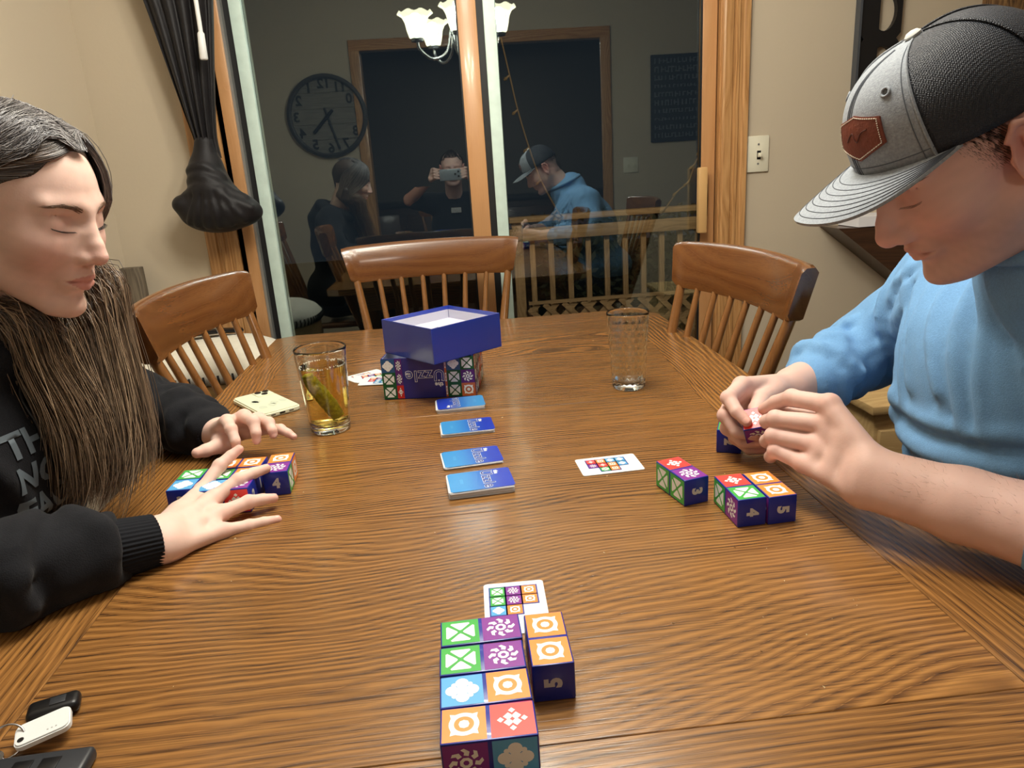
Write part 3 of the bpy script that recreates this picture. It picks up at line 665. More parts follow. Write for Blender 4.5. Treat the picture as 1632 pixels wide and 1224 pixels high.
# ------------------------------------------------------------------ puzzle blocks
M_BLUEP = mat('royal_blue_plastic', (24, 44, 150), 0.32, spec=0.5, coat=0.2)
TC = {'green': mat('tile_green', (66, 176, 74), 0.35), 'purple': mat('tile_purple', (134, 50, 150), 0.35), 'orange': mat('tile_orange', (246, 146, 62), 0.35),
      'blue': mat('tile_light_blue', (88, 172, 226), 0.35), 'red': mat('tile_red', (238, 72, 66), 0.35)}
M_WH = mat('printed_white', (244, 248, 246), 0.4)
def arcp(r, a0, a1, n): return [(r*math.cos(a0+(a1-a0)*i/n), r*math.sin(a0+(a1-a0)*i/n)) for i in range(n+1)]
def rotp(P, a): c, s = math.cos(a), math.sin(a); return [(x*c-y*s, x*s+y*c) for x, y in P]
def emblem(kind):
    """outlines in a unit square (half size 1)"""
    H = math.pi/2; out = []
    if kind == 'green':
        for k in range(4): out.append(rotp([(0.22, 0.11), (0.74, 0.58), (0.84, 0.52), (0.84, -0.52), (0.74, -0.58), (0.22, -0.11), (0.15, 0)], k*H))
    elif kind == 'purple':
        n = 32
        o = [(0.33*x, 0.33*y) for x, y in ring_pts(1, 8, a0=math.pi/8)]; i_ = ring_pts(0.15, 8, a0=math.pi/8)
        for k in range(8): out.append([o[k], o[(k+1) % 8], i_[(k+1) % 8], i_[k]])
        for k in range(8): out.append(rotp([(0.40, -0.14), (0.66, -0.20), (0.86, 0.06), (0.78, 0.24), (0.62, 0.06), (0.46, 0.10)], k*H/2))
    elif kind == 'orange':
        n = 32; ro = []
        for k in range(n):
            a = 2*math.pi*k/n; d = abs(((a-math.pi/4) % H+H/2) % H-H/2); r = 0.76+0.24*max(0, 1-d/0.22); ro.append((r*math.cos(a), r*math.sin(a)))
        ri = ring_pts(0.50, n)
        for k in range(n): out.append([ro[k], ro[(k+1) % n], ri[(k+1) % n], ri[k]])
        out.append(rotp([(0.27, 0), (0.2, 0.2), (0, 0.27), (-0.2, 0.2), (-0.27, 0), (-0.2, -0.2), (0, -0.27), (0.2, -0.2)], 0))
    elif kind == 'blue':
        for k in range(4):
            out.append([(0.53*math.cos(k*H)+x, 0.53*math.sin(k*H)+y) for x, y in ring_pts(0.36, 16)])
            out.append([(0.60*math.cos(k*H+H/2)+x, 0.60*math.sin(k*H+H/2)+y) for x, y in ring_pts(0.15, 10)])
        out.append(ring_pts(0.36, 8, a0=math.pi/8))
    elif kind == 'red':
        q = 0.155
        for (x, y, s) in ((0, .28, q), (0, -.28, q), (.28, 0, q), (-.28, 0, q), (.42, .42, q), (-.42, -.42, q), (.42, -.42, q), (-.42, .42, q)):
            s = 0.185 if x*y == 0 else 0.125
            out.append(rotp([(x-s, y-s), (x+s, y-s), (x+s, y+s), (x-s, y+s)], math.pi/4))
        # long diamond: far corners pushed out
    return out
EMB = {}
for k in TC:
    s = 0.0148; P = [[(x*s, y*s) for x, y in pl] for pl in emblem(k)]
    if k == 'blue':
        P2 = []; 
        EMB[k] = [mesh([(x, y, 0.00001*i) for i, pl in enumerate(P) for x, y in pl], [], False)]
        vs = []; fs = []
        for i, pl in enumerate(P):
            o_ = len(vs); vs += [(x, y, 0.00025+0.000004*i) for x, y in pl]; fs.append(list(range(o_, o_+len(pl))))
        me = mesh(vs, fs)
    else: me = poly_me(P, z=0.00025)
    me.materials.append(M_WH); EMB[k] = me
TILE = {}
for k in TC:
    h_ = 0.0162; bm = bmesh.new(); vv = [bm.verts.new((x, y, 0.00012)) for x, y in ((-h_, -h_), (h_, -h_), (h_, h_), (-h_, h_))]; bm.faces.new(vv)
    me = bm_mesh(bm); me.materials.append(TC[k]); TILE[k] = me
NUM = {}
def num_me(s):
    if s not in NUM:
        me = text_me(s, 0.019, 0.0011, 0.0); me.transform(Matrix.Translation((0, 0, 0.0002))); me.materials.append(mat('print_grey_white', (206, 206, 204), 0.5)); NUM[s] = me
    return NUM[s]
CU = 0.0355
bmB = bmesh.new(); bm_box(bmB, (0, 0, 0), (2*CU-0.0006, CU-0.0006, CU), None, 0.0012, 2)
for v in bmB.verts: pass
BLOCKME = bm_mesh(bmB, True, 40); BLOCKME.materials.append(M_BLUEP)
def face_M(side, i=0):
    """frame of a face of the block: z outwards, y 'up' of the print"""
    x = (i-0.5)*CU
    h2 = CU/2
    if side == 'top': return Matrix.Translation((x, 0, h2))
    if side == 'bottom': return Matrix.Translation((x, 0, -h2)) @ Matrix.Rotation(math.pi, 4, 'X')
    if side == 'front': return Matrix.Translation((x, -h2+0.0003, 0)) @ Matrix.Rotation(math.pi/2, 4, 'X')
    if side == 'back': return Matrix.Translation((x, h2-0.0003, 0)) @ Matrix.Rotation(-math.pi/2, 4, 'X')
    if side == 'left': return Matrix.Translation((-CU+0.0003, 0, 0)) @ Matrix.Rotation(-math.pi/2, 4, 'Y')
    if side == 'right': return Matrix.Translation((CU-0.0003, 0, 0)) @ Matrix.Rotation(math.pi/2, 4, 'Y')
def block(label, c, rz, top, front, back, num, nrot=0.0, group=None, M=None):
    M = M or (Matrix.Translation((c[0], c[1], TOP+CU/2+0.0002)) @ Matrix.Rotation(rz, 4, 'Z'))
    t = bpy.data.objects.new('puzzle_block', None); COL.objects.link(t); t.empty_display_size = 0.02
    t.matrix_world = M; setprops(t, label, 'puzzle block', group)
    def put(name, me, L_, par):
        o = bpy.data.objects.new(name, me); COL.objects.link(o); o.parent = par; o.matrix_local = L_; return o
    put('block_body', BLOCKME, Matrix.Identity(4), t)
    for side, pair in (('top', top), ('front', front), ('back', back), ('bottom', ('orange', 'red'))):
        for i, k in enumerate(pair):
            if k is None: continue
            ti = put('tile', TILE[k], face_M(side, i), t); put('emblem', EMB[k], Matrix.Identity(4), ti)
    for side in ('left', 'right'):
        put('number', num_me(num), face_M(side) @ Matrix.Rotation(nrot, 4, 'Z'), t)
    return t
R = math.radians
# player at the near side: four rows and one block on end of the right column
block('nearest puzzle block with an orange ring and a red diamond on top', (-0.0035, 0.4265), R(-0.5), ('orange', 'red'), ('purple', 'blue'), ('green', 'orange'), '1')
block('near puzzle block with a light blue flower and an orange ring on top', (-0.004, 0.4625), R(0.6), ('blue', 'orange'), ('green', 'red'), ('purple', 'blue'), '2')
block('near puzzle block with green and purple top, directly behind the blue-flower block', (-0.0045, 0.4990), R(0.2), ('green', 'purple'), ('blue', 'red'), ('orange', 'green'), '3')
block('near puzzle block with green and purple top, touching the white pattern card', (-0.0040, 0.5360), R(0.9), ('green', 'purple'), ('blue', 'red'), ('orange', 'green'), '4')
block('near puzzle block with two orange rings on top and number 5 on its end', (0.0525, 0.5155), R(-90.5), ('orange', 'orange'), ('purple', 'red'), ('blue', 'green'), '5', R(180))
# the man's blocks
block('block with red and purple top and number 3, standing apart between card and man', (0.2715, 0.829), R(-76), ('red', 'purple'), ('green', 'green'), ('orange', 'blue'), '3', R(0))
block('block with red and green top and number 4, left of the pair near the man', (0.3215, 0.762), R(-87.5), ('red', 'green'), ('green', 'purple'), ('orange', 'blue'), '4', R(0))
block('block with two orange rings and number 5, right of the pair near the man', (0.3580, 0.7615), R(-87), ('orange', 'orange'), ('blue', 'purple'), ('red', 'blue'), '5', R(0))
block('block with green top and number 2, half hidden by the man\'s fingers', (0.394, 0.974), R(-115), ('green', 'green'), ('purple', 'red'), ('orange', 'blue'), '2', R(0))
# the woman's blocks
WG = None
block('block with orange and purple top and number 4, right of the woman\'s fingertips', (-0.2765, 0.978), R(-87), ('orange', 'purple'), ('blue', 'orange'), ('orange', 'green'), '4', R(90))
block('block with two orange rings on top, behind the woman\'s spread fingers', (-0.335, 0.991), R(-2), ('orange', 'orange'), ('green', 'blue'), ('red', 'blue'), '5', R(90))
block('block under the woman\'s hand with green corner tile and orange ring', (-0.334, 0.953), R(-2), ('green', 'orange'), ('blue', 'red'), ('red', 'blue'), '1', R(90))
block('block under the woman\'s palm with green and light blue tiles at the left end', (-0.394, 0.946), R(-91), ('green', 'blue'), ('purple', 'red'), ('red', 'blue'), '3', R(90))
block('puzzle block hidden beneath the woman\'s fingers, in front of the orange-ring block', (-0.334, 0.9155), R(-2), ('blue', 'purple'), ('green', 'red'), ('red', 'blue'), '2', R(90))
# ------------------------------------------------------------------ pattern cards
M_CARD = mat('card_white', (240, 246, 246), 0.35); M_GRID = mat('card_grid_blue', (48, 60, 150), 0.45); M_EDGE = mat('card_edge', (222, 222, 224), 0.6)
def rr_pts(w, h_, r=0.004, n=4):
    out = []
    for cx_, cy_, a0 in ((w/2-r, h_/2-r, 0), (-w/2+r, h_/2-r, 90), (-w/2+r, -h_/2+r, 180), (w/2-r, -h_/2+r, 270)):
        for i in range(n+1): a = R(a0+90*i/n); out.append((cx_+r*math.cos(a), cy_+r*math.sin(a)))
    return out
def pattern_card(label, x, y, z, rz, w, h_, cells, cs, ox, oy, group=None):
    t = thing('pattern_card', label, 'card', (x, y, z), group, rz)
    Mx = WM[t]
    link('card_sheet', moved(poly_me([rr_pts(w, h_)], z=0.0005, th=0.0005), Mx), M_CARD, t)
    for (cx_, cy_, k) in cells:
        px_, py_ = ox+cx_*cs, oy-cy_*cs; q = cs/2+0.0007
        g_ = link('grid_cell', moved(poly_me([[(px_-q, py_-q), (px_+q, py_-q), (px_+q, py_+q), (px_-q, py_+q)]], z=0.0007), Mx), M_GRID, t)
        s = (cs/2-0.0008)/0.0162
        me = TILE[k].copy(); me.transform(Mx @ Matrix.Translation((px_, py_, 0.00075)) @ Matrix.Diagonal((s, s, 1, 1))); link('tile_print', me, TC[k], g_)
        me = EMB[k].copy(); me.transform(Mx @ Matrix.Translation((px_, py_, 0.0008)) @ Matrix.Diagonal((s, s, 1, 1))); link('emblem_print', me, M_WH, g_)
    return t
pattern_card('white pattern card lying between the card decks and the man\'s blocks', 0.200, 0.941, TOP+0.0002, R(2.5), 0.090, 0.060,
    [(0, 0, 'red'), (1, 0, 'orange'), (2, 0, 'blue'), (3, 0, 'blue'), (0, 1, 'purple'), (1, 1, 'red'), (2, 1, 'orange'), (3, 1, 'blue'), (1, 2, 'green'), (2, 2, 'orange')], 0.0145, -0.024, 0.014)
pattern_card('white pattern card touching the nearest row of puzzle blocks', 0.0325, 0.6165, TOP+0.0002, R(-1.5), 0.063, 0.088,
    [(0, 0, 'green'), (1, 0, 'purple'), (2, 0, 'orange'), (0, 1, 'green'), (1, 1, 'purple'), (2, 1, 'orange'), (0, 2, 'blue'), (1, 2, 'orange')], 0.0165, -0.0175, 0.0275)
FC = [(0, 0, 'orange'), (1, 0, 'purple'), (2, 0, 'orange'), (0, 1, 'red'), (1, 1, 'blue'), (2, 1, 'green'), (1, 2, 'blue'), (2, 2, 'blue')]
pattern_card('lowest of the three loose white cards left of the printed box', -0.215, 1.545, TOP+0.0002, R(35), 0.088, 0.063, FC, 0.0145, -0.02, 0.014, 'loose pattern cards')
pattern_card('middle one of three loose white cards left of the printed box', -0.195, 1.530, TOP+0.0010, R(15), 0.088, 0.063, FC, 0.0145, -0.02, 0.014, 'loose pattern cards')
pattern_card('topmost of the three loose white cards left of the printed box', -0.178, 1.492, TOP+0.0018, R(-8), 0.088, 0.063, FC, 0.0145, -0.02, 0.014, 'loose pattern cards')
# ------------------------------------------------------------------ card decks
def grad_mat():
    m = bpy.data.materials.new('card_back_blue_gradient'); m.use_nodes = True; nt = m.node_tree; N = nt.nodes; L = nt.links; b = N['Principled BSDF']; b.inputs['Roughness'].default_value = 0.28
    a = N.new('ShaderNodeAttribute'); a.attribute_name = 'tint'; L.new(a.outputs['Color'], b.inputs['Base Color']); return m
M_BACK = grad_mat()
def card_back(w, h_, z, th):
    """rounded sheet with the printed colour running along its length"""
    bm = bmesh.new(); nx, ny = 24, 2
    P = rr_pts(w, h_, 0.0035, 3)
    vs = []; fs = []
    for i in range(nx+1):
        x = -w/2+w*i/nx; e = max(0, abs(x)-(w/2-0.0035)); hh = h_/2-(0.0035-math.sqrt(max(0, 0.0035**2-e*e)))
        vs += [(x, -hh, z), (x, hh, z), (x, -hh, z-th), (x, hh, z-th)]
    for i in range(nx):
        a = i*4; b = a+4
        fs += [(a, b, b+1, a+1), (a+2, a+3, b+3, b+2), (a, a+2, b+2, b), (a+1, b+1, b+3, a+3)]
    fs += [(0, 1, 3, 2), (nx*4, nx*4+2, nx*4+3, nx*4+1)]
    me = mesh(vs, fs); ca = me.color_attributes.new('tint', 'FLOAT_COLOR', 'POINT')
    c0, c1 = np.array(s2l((66, 150, 216))), np.array(s2l((34, 62, 186)))
    for i, v in enumerate(me.vertices):
        t = min(1, max(0, (v.co.x/w+0.5-0.15)/0.7)); t = t*t*(3-2*t); ca.data[i].color = (*(c0*(1-t)+c1*t), 1)
    return me
M_INK = mat('logo_blue', (24, 44, 140), 0.4)
def logo(parent, Mx, size, z):
    """white outlined game wordmark"""
    for s, sz, dy, o1, o2 in (('Uzzle', size, 0, 0.0010, 0.0001), ('the', size*0.36, size*0.62, 0.0006, 0.0)):
        dx = 0 if s == 'Uzzle' else -size*0.85
        w_ = text_me(s, sz, o1*size/0.03, 0.0, 1.12); w_.transform(Mx @ Matrix.Translation((dx, dy, z))); a_ = link('lettering_outline', w_, M_WH, parent)
        if s == 'Uzzle':
            i_ = text_me(s, sz, o2*size/0.03, 0.0, 1.12); i_.transform(Mx @ Matrix.Translation((dx, dy, z+0.00015))); link('lettering', i_, M_INK, parent)
    u = poly_me([ring_pts(0.045*size*1.2, 10, -size*1.06+dd, size*0.36) for dd in (0,)]+[ring_pts(0.045*size*1.2, 10, -size*0.86, size*0.36)], z=z); u.transform(Mx); link('umlaut_dots', u, M_WH, parent)
def deck(label, x, y, rz, n, flip=False):
    th = 0.00042*n
    t = thing('card_deck', label, 'card deck', (x, y, TOP), 'decks of blue-backed cards', rz); Mx = WM[t]
    bm = bmesh.new()
    for i in range(n):
        P = rr_pts(0.0885, 0.0625, 0.0035, 2); me = poly_me([P], z=0.0004*(i+1)+0.0001, th=0.00034)
        me.transform(Matrix.Translation((rng.normal()*0.0006, rng.normal()*0.0006, 0)) @ Matrix.Rotation(rng.normal()*0.008, 4, 'Z')); bm.from_mesh(me)
    me = bm_mesh(bm); o = link('card_pile', moved(me, Mx), M_EDGE, t); o['kind'] = 'stuff'
    zt = 0.0004*n+0.0002
    M2 = Mx @ Matrix.Translation((0.0015, 0.001, 0)) @ Matrix.Rotation(R(1.5)+(math.pi if flip else 0), 4, 'Z')
    tc_ = link('top_card', moved(card_back(0.0885, 0.0625, zt+0.0006, 0.0005), M2), M_BACK, t)
    logo(tc_, M2 @ Matrix.Translation((0.010, 0, 0)) @ Matrix.Rotation(-math.pi/2, 4, 'Z'), 0.023, zt+0.0008)
    me = text_me('ooo', 0.009, 0, 0); me.transform(M2 @ Matrix.Translation((-0.026, 0, zt+0.0008)) @ Matrix.Rotation(-math.pi/2, 4, 'Z')); link('small_print', me, mat('print_pale_blue', (110, 190, 236), 0.4), tc_)
    return t
deck('blue card deck farthest from the camera, tucked against the printed box, dark end left', -0.011, 1.272, R(2), 18, True)
deck('second blue card deck from the printed box', -0.002, 1.146, R(2.5), 13)
deck('third blue card deck from the printed box, next to the nearest one', 0.001, 1.010, R(5), 9)
deck('nearest blue card deck, with the top card skewed over white edges', 0.010, 0.908, R(3.5), 24)
# ------------------------------------------------------------------ game box: printed lid below, blue tray across it
M_BOXB = mat('box_dark_blue_print', (38, 44, 132), 0.25, coat=0.3); M_TRAY = mat('glossy_blue_board', (42, 66, 176), 0.2, spec=0.6, coat=0.5); M_INSIDE = mat('box_white_lining', (214, 214, 228), 0.5)
def open_box(name, label, c, rz, w, dp, h_, m, lining, flipz=False):
    t = thing(name, label, 'box', c, None, rz); Mx = WM[t]; th = 0.002
    for nm, cc, ss in (('base', (0, 0, th/2), (w, dp, th)), ('side', (0, -dp/2+th/2, h_/2), (w, th, h_)), ('side', (0, dp/2-th/2, h_/2), (w, th, h_)),
                       ('side', (-w/2+th/2, 0, h_/2), (th, dp-2*th, h_)), ('side', (w/2-th/2, 0, h_/2), (th, dp-2*th, h_))):
        box(nm, cc, ss, m, t, 0.0004, Mx, 1)
    return t, Mx
bx1, Mb = open_box('printed_game_box', 'dark blue printed game box lid standing open side up under the plain blue tray', (-0.0575, 1.414, TOP+0.0002), R(-8.4), 0.182, 0.150, 0.083, M_BOXB, M_INSIDE)
for cc, ss in (((0, -0.0725, 0.042), (0.176, 0.0008, 0.080)), ((0, 0.0725, 0.042), (0.176, 0.0008, 0.080)), ((-0.0885, 0, 0.042), (0.0008, 0.144, 0.080)), ((0.0885, 0, 0.042), (0.0008, 0.144, 0.080)), ((0, 0, 0.0026), (0.176, 0.144, 0.0008))):
    box('lining', cc, ss, mat('box_grey_lining', (170, 176, 204), 0.5), bx1, 0, Mb)
def print_tile(parent, Mx, x, z, sz, k, side='front', cut=None):
    F_ = Mx @ (Matrix.Translation((x, -0.0754, z)) @ Matrix.Rotation(math.pi/2, 4, 'X') if side == 'front' else Matrix.Translation((0.0914, x, z)) @ Matrix.Rotation(math.pi/2, 4, 'Z') @ Matrix.Rotation(math.pi/2, 4, 'X'))
    s = sz/2/0.0162
    me = TILE[k].copy(); me.transform(F_ @ Matrix.Diagonal((s*(cut or 1), s, 1, 1))); o = link('tile_print', me, DK[k], parent)
    me = EMB[k].copy(); me.transform(F_ @ Matrix.Translation((0, 0, 0.0002)) @ Matrix.Diagonal((s*(cut or 1), s, 1, 1))); link('emblem_print', me, M_WH, o)
DK = {'green': mat('print_dark_green', (24, 92, 52), 0.35), 'purple': mat('print_dark_purple', (92, 36, 120), 0.35), 'orange': mat('print_rust', (196, 104, 60), 0.35),
      'blue': mat('print_slate_blue', (48, 92, 140), 0.35), 'red': mat('print_red', (200, 44, 40), 0.35)}
T = 0.0268
for j, (a_, b_, c_, d_) in enumerate((('blue', 'purple', 'blue', 'green'), ('green', 'purple', 'green', 'purple'), ('green', 'red', 'green', 'orange'))):
    z = 0.083-T*(j+0.5)-0.001
    print_tile(bx1, Mb, -0.091+T*0.5, z, T, a_); print_tile(bx1, Mb, -0.091+T*1.27, z, T, b_, cut=0.5)
    print_tile(bx1, Mb, 0.091-T*1.5, z, T, c_); print_tile(bx1, Mb, 0.091-T*0.5, z, T, d_)
    print_tile(bx1, Mb, 0.091-T*2.1, z, T, 'orange', cut=0.16)
    for q in range(5): print_tile(bx1, Mb, -0.075+T*(q+0.5), z, T, ('orange', 'green', 'purple', 'blue', 'red')[(q+j) % 5], 'side')
logo(bx1, Mb @ Matrix.Translation((-0.006, -0.0754, 0.047)) @ Matrix.Rotation(math.pi/2, 4, 'X') @ Matrix.Rotation(math.pi, 4, 'Z'), 0.031, 0.0004)
u1 = np.array([-0.113, 0.12]); u1 /= np.linalg.norm(u1); u2 = np.array([0.134, 0.104]); u2 /= np.linalg.norm(u2)
ang = math.atan2(u2[1], u2[0]); cc = np.array([-0.0455, 1.278])+u1*0.0825+u2*0.084
bx2, Mt = open_box('blue_game_box', 'plain glossy blue open box turned diagonally on top of the printed lid', (cc[0], cc[1], TOP+0.0838), ang, 0.168, 0.165, 0.068, M_TRAY, M_INSIDE)
box('insert', (0.0, 0.0, 0.022), (0.1635, 0.1605, 0.040), M_INSIDE, bx2, 0, Mt)
me = poly_me([[(-0.078, -0.040), (-0.040, -0.076), (-0.030, -0.030)]], z=0.0555, th=0.003); me.transform(Mt); link('loose_flap', me, M_TRAY, bx2)
for cc_, ss_ in (((0, 0.0795, 0.05), (0.160, 0.0012, 0.020)), ((0.0815, 0, 0.05), (0.0012, 0.158, 0.020)), ((-0.0815, 0, 0.05), (0.0012, 0.158, 0.020)), ((0, -0.0795, 0.05), (0.160, 0.0012, 0.020))):
    box('insert_lip', cc_, ss_, M_INSIDE, bx2, 0, Mt)
# ------------------------------------------------------------------ drinking glasses
M_GLASS = mat('clear_glass', (250, 252, 250), 0.0, trans=1.0, ior=1.45)
M_BEER = mat('amber_beer', (255, 222, 120), 0.0, trans=1.0, ior=1.33)
def pint(name, label, x, y, rb, rt, h_, dim=False, beer=False):
    t = thing(name, label, 'glass', (x, y, TOP)); z0 = TOP+0.0004
    prof = []; n = 40; ns = 96
    outer = [(0.001, 0), (rb*0.93, 0.0), (rb, 0.003)]+[(rb+(rt-rb)*i/n, 0.003+(h_-0.005)*i/n) for i in range(1, n+1)]
    inner = [(rt-0.0012, h_), (rt-0.0024, h_-0.002)]+[(rb+(rt-rb)*i/n-0.0026, 0.003+(h_-0.005)*i/n) for i in range(n-1, 3, -1)]+[(rb*0.8, 0.0125), (0.001, 0.0115)]
    prof = outer+inner; vs = []; fs = []
    for j, (r, z) in enumerate(prof):
        for k in range(ns):
            a = 2*math.pi*k/ns; d = 0
            if dim and 2 < j < len(outer)-4 and z > 0.012:
                q = 18; u = k/ns*q; row = z/0.0125
                fu = (u+(0.5 if int(row) % 2 else 0)) % 1-0.5; fv = row % 1-0.5; e = 1-(fu*fu+fv*fv)*4
                d = -0.0011*max(0, e)
            vs.append((x+(r+d)*math.cos(a), y+(r+d)*math.sin(a), z0+z))
    for j in range(len(prof)-1):
        for k in range(ns): fs.append((j*ns+k, j*ns+(k+1) % ns, (j+1)*ns+(k+1) % ns, (j+1)*ns+k))
    fs.append(tuple(range(ns))[::-1]); fs.append(tuple((len(prof)-1)*ns+k for k in range(ns)))
    link('glass_body', mesh(vs, fs, True), M_GLASS, t)
    return t
pint('pint_glass', 'empty clear dimpled glass standing right of the stacked game boxes', 0.319, 1.300, 0.0315, 0.0405, 0.150, dim=True)
pint('beer_glass', 'clear glass of amber beer with a pickle spear beside the woman', -0.241, 1.206, 0.0345, 0.0445, 0.150)
bh = 0.118; rb_, rt_ = 0.0345, 0.0445
bprof = [(0.001, 0.0118), (rb_*0.8, 0.0128)]+[(rb_+(rt_-rb_)*(z-0.003)/0.145-0.00275, z) for z in np.linspace(0.017, bh, 12)]+[(0.001, bh)]
be = link('beer', moved(lathe_me(bprof, 64), Matrix.Translation((-0.241, 1.206, TOP+0.0006))), M_BEER); setprops(be, 'amber beer filling the glass beside the woman, around the pickle', 'drink')
V = []; F = []
for i in range(90):
    a = rng.uniform(0, 2*math.pi); rr_ = (rb_+(rt_-rb_)*0.8-0.0045)*(1 if i < 60 else math.sqrt(rng.uniform(0.5, 1))); r_ = rng.uniform(0.0006, 0.0015)
    me = lathe_me([(0.0001, -r_), (r_*.7, -r_*.7), (r_, 0), (r_*.7, r_*.7), (0.0001, r_)], 8); o_ = len(V)
    V += [(v.co.x-0.241+rr_*math.cos(a), v.co.y+1.206+rr_*math.sin(a), v.co.z+TOP+0.0006+bh+r_*0.4) for v in me.vertices]; F += [tuple(o_+q for q in p.vertices) for p in me.polygons]; bpy.data.meshes.remove(me)
fm = link('foam_bubbles', mesh(V, F, True), mat('foam_white', (240, 236, 220), 0.4), be); fm['kind'] = 'stuff'
P = catmull([(-0.262, 1.190, TOP+0.108), (-0.252, 1.193, TOP+0.085), (-0.238, 1.196, TOP+0.055), (-0.226, 1.198, TOP+0.026)], 14)
v, f = tube_vf(P, [0.008+0.0035*math.sin(math.pi*min(1, max(0.08, (i+2)/(len(P)+3))))**0.6 for i in range(len(P))], 28)
v = [tuple(np.array(p)+rng.normal(size=3)*0.0005) for p in v]
pk = link('pickle', mesh(v, f, True), mat('pickle_green', (176, 188, 44), 0.45, noise=0.35, nscale=160, bump=0.8, bscale=260)); setprops(pk, 'bumpy green pickle spear leaning inside the beer glass', 'pickle')
# ------------------------------------------------------------------ phone, keys, crumbs
M_CASE = mat('cream_phone_case', (228, 230, 200), 0.45, noise=0.04, nscale=40)
PHM = xf((-0.395, 1.378, TOP+0.0003), (0, 0, R(126)))
ph = thing('smartphone', 'phone lying face down in a cream patterned case beside the woman\'s hand', 'phone', (-0.395, 1.378, TOP+0.0003), None, R(126))
bm = bmesh.new(); me = poly_me([rr_pts(0.158, 0.078, 0.012, 6)], z=0.0105, th=0.0105); bm.from_mesh(me)
bmesh.ops.bevel(bm, geom=[e for e in bm.edges if abs(e.verts[0].co.z-e.verts[1].co.z) < 1e-6 and len(e.link_faces) == 2 and e.calc_face_angle(0) > 1], offset=0.0025, segments=3, affect='EDGES')
link('case', moved(bm_mesh(bm, True, 40), PHM), M_CASE, ph)
box('camera_bump', (0.055, -0.018, 0.0112), (0.034, 0.034, 0.002), M_CASE, ph, 0.0008, PHM)
for p in ((0.063, -0.026), (0.063, -0.010), (0.047, -0.018)): link('camera_lens', moved(lathe_me([(0.0001, 0.0122), (0.0062, 0.0122), (0.0065, 0.0134), (0.0001, 0.0134)], 20), PHM @ Matrix.Translation((*p, 0))), M_BLACKP, ph)
box('charging_port', (-0.0791, 0, 0.005), (0.0006, 0.011, 0.0032), M_BLACKP, ph, 0, PHM)
for yy in (-0.018, 0.018): box('speaker_slot', (-0.0791, yy, 0.005), (0.0006, 0.009, 0.0016), M_BLACKP, ph, 0, PHM)
for k in range(7):
    cx_, cy_ = rng.uniform(-0.06, 0.04), rng.uniform(-0.028, 0.028)
    if cx_ > 0.03 and cy_ < 0.01: continue
    Pn = [(cx_+0.011*math.cos(a)*(1+0.2*math.sin(3*a+k)), cy_+0.008*math.sin(a)) for a in np.linspace(0, 2*math.pi, 14, endpoint=False)]
    link('printed_leaf', moved(poly_me([Pn], z=0.0107), PHM), mat('case_print_green', (206, 214, 190), 0.5), ph)
M_DKGREY = mat('dark_grey_plastic', (44, 46, 50), 0.4)
KM = xf((-0.362, 0.503, TOP+0.011), (R(4), R(-6), R(24)))
tg = thing('tracker_tag', 'small rounded white tracker tag on a key ring at the lower left corner', 'key fob', (-0.362, 0.503, TOP+0.008))
bm = bmesh.new(); me = poly_me([rr_pts(0.040, 0.026, 0.006, 5)], z=0.0035, th=0.006); bm.from_mesh(me)
bmesh.ops.bevel(bm, geom=[e for e in bm.edges if abs(e.verts[0].co.z-e.verts[1].co.z) < 1e-6 and len(e.link_faces) == 2 and e.calc_face_angle(0) > 1], offset=0.0012, segments=2, affect='EDGES')
link('tag_shell', moved(bm_mesh(bm, True, 40), KM), M_WHITE, tg)
link('tag_hole', moved(lathe_me([(0.0001, 0.0036), (0.0024, 0.0036), (0.0024, 0.0039), (0.0001, 0.0039)], 16), KM @ Matrix.Translation((-0.015, -0.006, 0))), M_BLACKP, tg)
for k in range(3): box('grip_dot', (0.004+0.003*k, -0.007, 0.0036), (0.0012, 0.0012, 0.0004), mat('tag_grey', (186, 190, 188), 0.5), tg, 0, KM)
kr = tube('key_ring', [tuple((KM @ Matrix.Translation((-0.026, 0.001, 0.002)) @ Matrix.Rotation(R(35), 4, 'X')) @ Vector((0.013*math.cos(a), 0.013*math.sin(a), 0))) for a in np.linspace(0, 2*math.pi, 40)], 0.0009, M_STEEL, None, 8)
setprops(kr, 'thin steel split ring through the white tracker tag', 'key ring')
bf = thing('car_key_fob', 'black car key fob beneath the white tracker tag at the bottom left edge', 'key fob', (-0.350, 0.462, TOP))
FM = xf((-0.345, 0.462, TOP+0.0002), (0, 0, R(2)))
bm = bmesh.new(); bm_box(bm, (0, 0, 0.006), (0.072, 0.030, 0.012), FM, 0.004, 3); link('fob_shell', bm_mesh(bm, True, 40), M_DKGREY, bf)
box('fob_button', (0.008, 0.0, 0.0122), (0.014, 0.012, 0.001), M_BLACKP, bf, 0.0004, FM); box('fob_button', (-0.012, 0.0, 0.0122), (0.014, 0.012, 0.001), M_BLACKP, bf, 0.0004, FM)
b2 = thing('key_fob', 'rounded black fob lying just behind the white tracker tag', 'key fob', (-0.368, 0.533, TOP))
FM = xf((-0.371, 0.534, TOP+0.0002), (0, 0, R(20)))
bm = bmesh.new(); bm_box(bm, (0, 0, 0.006), (0.040, 0.022, 0.012), FM, 0.0055, 4); link('fob_shell', bm_mesh(bm, True, 40), M_BLACKP, b2); box('fob_button', (0.004, 0.0, 0.0122), (0.012, 0.010, 0.001), M_DKGREY, b2, 0.0004, FM)
ky = thing('key', 'silver key on the ring at the left image edge', 'key', (-0.398, 0.487, TOP))
